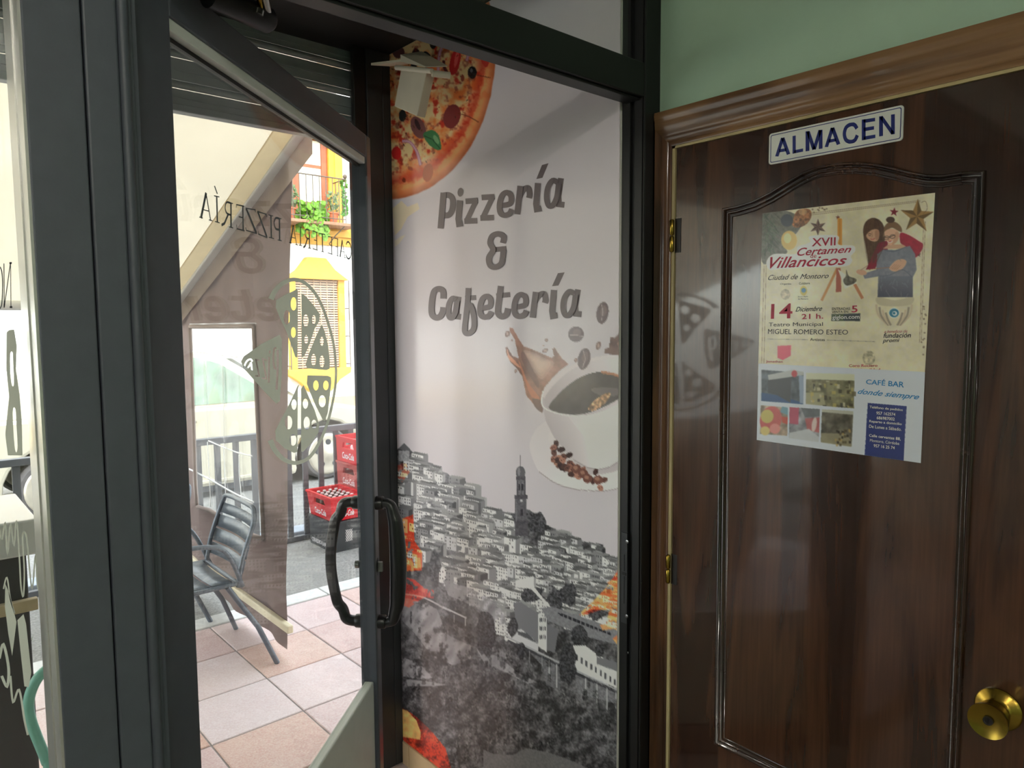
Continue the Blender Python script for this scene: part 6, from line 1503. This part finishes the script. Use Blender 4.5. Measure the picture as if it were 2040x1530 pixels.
sheet('printed_sheet', plane_grid([(1511, 724), (1843, 741), (1834.5, 922.5), (1507.5, 876.5)], XW+0.0022, 320, 175), FP, M_pap, fy, gain=1.18)
XT = XW+0.0018
def tx(mb, s, q, bold=0.0, shear=0.0): txt(mb, s, q, cF, bold, shear, XT)
M_cy = mat('cyan_print', (34, 140, 204), 0.4, var=0.03)
tm_ = Word(M_cy, fy); tx(tm_, 'CAFÉ BAR', [(1190, 608), (1558, 642), (1562, 572), (1195, 550)], 0.03); tx(tm_, 'donde siempre', [(1106, 718), (1700, 775), (1712, 705), (1116, 650)], 0.012, 0.45)
tm_ = Word(M_wt, fy)
for s, q in (('Teléfono de pedidos', [(1225, 848), (1546, 876), (1548, 846), (1226, 816)]), ('957 162574', [(1290, 902), (1474, 917), (1475, 887), (1292, 872)]), ('686987002', [(1294, 948), (1468, 962), (1469, 932), (1296, 918)]), ('Reparto a domicilio', [(1222, 984), (1536, 1014), (1538, 982), (1224, 954)]), ('De Lunes a Sábado.', [(1220, 1030), (1534, 1062), (1536, 1030), (1222, 1000)]),
             ('Calle cervantes 88,', [(1220, 1120), (1526, 1158), (1528, 1124), (1222, 1090)]), ('Montoro, Córdoba', [(1228, 1168), (1512, 1202), (1514, 1168), (1230, 1138)]), ('957 16 25 74', [(1264, 1218), (1468, 1240), (1470, 1210), (1266, 1188)])):
    tx(tm_, s, q, 0.02)
# ------------------------------------------------------------------ what shows through the shop window at the left edge
YG = 1.2405
def onwin(x, y): return ony(x, y, YG)
d1 = crop(0, 500, 140/536); d2 = crop(0, 1000, 140/404)
wm = MB()
put_glyph(wm, 'I', [(70, 85), (92, 85), (96, 435), (72, 435)], lambda x, y: onwin(*d1(x, y)))
for pts, w_ in (([(80, 90), (32, 432)], 7), ([(30, 95), (32, 432)], 7), (crv([(0, 120), (14, 160), (20, 260), (14, 400), (0, 440)], 5), 8)):
    for q in stroke2(pts, w_): fill2d(wm, [q], lambda x, y: onwin(*d1(x, y)))
build(wm, 'lettering', M_ink, wn2)
wm = MB()
fill2d(wm, [[(50, 620), (70, 602), (108, 600), (128, 720), (122, 900), (150, 1100), (166, 1300), (172, 1560), (60, 1560), (40, 1400), (70, 1110), (48, 900)],
            [tuple(p_) for p_ in crv([(78, 790), (96, 775), (100, 860), (106, 1010), (92, 1025), (80, 940)], 4, True)][::-1],
            [tuple(p_) for p_ in crv([(98, 1215), (118, 1208), (126, 1330), (134, 1500), (118, 1530), (104, 1400)], 4, True)][::-1]], lambda x, y: onwin(*d1(x, y)))
for pts, w_ in ((crv([(-4, 150), (12, 210), (30, 120), (42, 300), (60, 130), (80, 250), (95, 110), (112, 330), (120, 480), (134, 540), (140, 400), (130, 200), (150, 190), (165, 330), (185, 500), (205, 300), (215, 480), (235, 520)], 5), 9), (crv([(20, 500), (40, 435), (60, 560), (85, 640)], 5), 8), (crv([(-4, 900), (20, 820), (50, 960), (40, 1060), (10, 1000)], 5), 16), (crv([(60, 1000), (75, 1150), (110, 1080), (140, 1250), (160, 1340)], 5), 12)):
    for q in stroke2(pts, w_): fill2d(wm, [q], lambda x, y: onwin(*d2(x, y)))
for poly in ([(30, 470), (52, 520), (95, 690), (70, 885), (48, 760), (28, 600)], [(100, 680), (135, 645), (150, 700), (180, 980), (165, 1065), (140, 1060), (118, 860)], [(180, 790), (190, 760), (186, 800)]):
    fill2d(wm, [poly], lambda x, y: onwin(*d2(x, y)))
build(wm, 'window_graphic', M_vinyl, wn2)
ct = thing('terrace_counter', (-0.5, 2.75, GZ), 'dark terrace counter with a white top behind the shop window', 'counter')
xr_ = ony(77, 1070, 2.55)[0]; zt_ = ony(40, 1038, 2.55)[2]; zb_2 = ony(40, 1110, 2.55)[2]
build(MB().box(-1.6, xr_, 2.55, 3.0, zb_2, zt_), 'top', M_whbar, ct, bevel=0.006)
build(MB().box(-1.58, xr_-0.03, 2.58, 2.98, GZ+0.08, zb_2), 'body', mat('dark_counter', (66, 64, 66), 0.5, var=0.06), ct, bevel=0.004)
zz_ = ony(40, 1212, 2.55)[2]
build(MB().box(-1.58, xr_-0.01, 2.555, 2.58, zz_-0.018, zz_+0.018), 'wooden_rail', mat('pale_wood_rail', (196, 178, 142), 0.6, var=0.1), ct, bevel=0.003)
for xx in (-1.5, xr_-0.08): build(MB().box(xx-0.03, xx+0.03, 2.6, 2.96, GZ, GZ+0.08), 'foot', M_black, ct)
hz_ = thing('water_hose', ony(60, 1420, 1.75), 'mint green hose curling up behind the shop window', 'hose')
P = [ony(x, y, 1.75) for x, y in ((118, 1318), (98, 1330), (76, 1350), (61, 1380), (57, 1410), (63, 1440), (76, 1475), (92, 1515), (100, 1550))]
P.append(np.array([P[-1][0]+0.02, 1.78, GZ+0.30])); P.append(np.array([P[-1][0]+0.03, 1.85, GZ+0.03])); P.append(np.array([P[-1][0]-0.3, 2.0, GZ+0.012])); P.append(np.array([P[-1][0]-0.4, 1.9, GZ+0.012]))
P.insert(0, np.array([P[0][0]+0.10, 1.77, P[0][2]+0.02])); P.insert(0, np.array([P[0][0]+0.03, 1.78, P[0][2]-0.3])); P.insert(0, np.array([P[0][0]+0.02, 1.8, GZ+0.012]))
build(MB().tube(crv(P, 8), 0.0105, 12), 'hose', mat('mint_rubber', (150, 214, 196), 0.45, var=0.04), hz_, smooth='all')
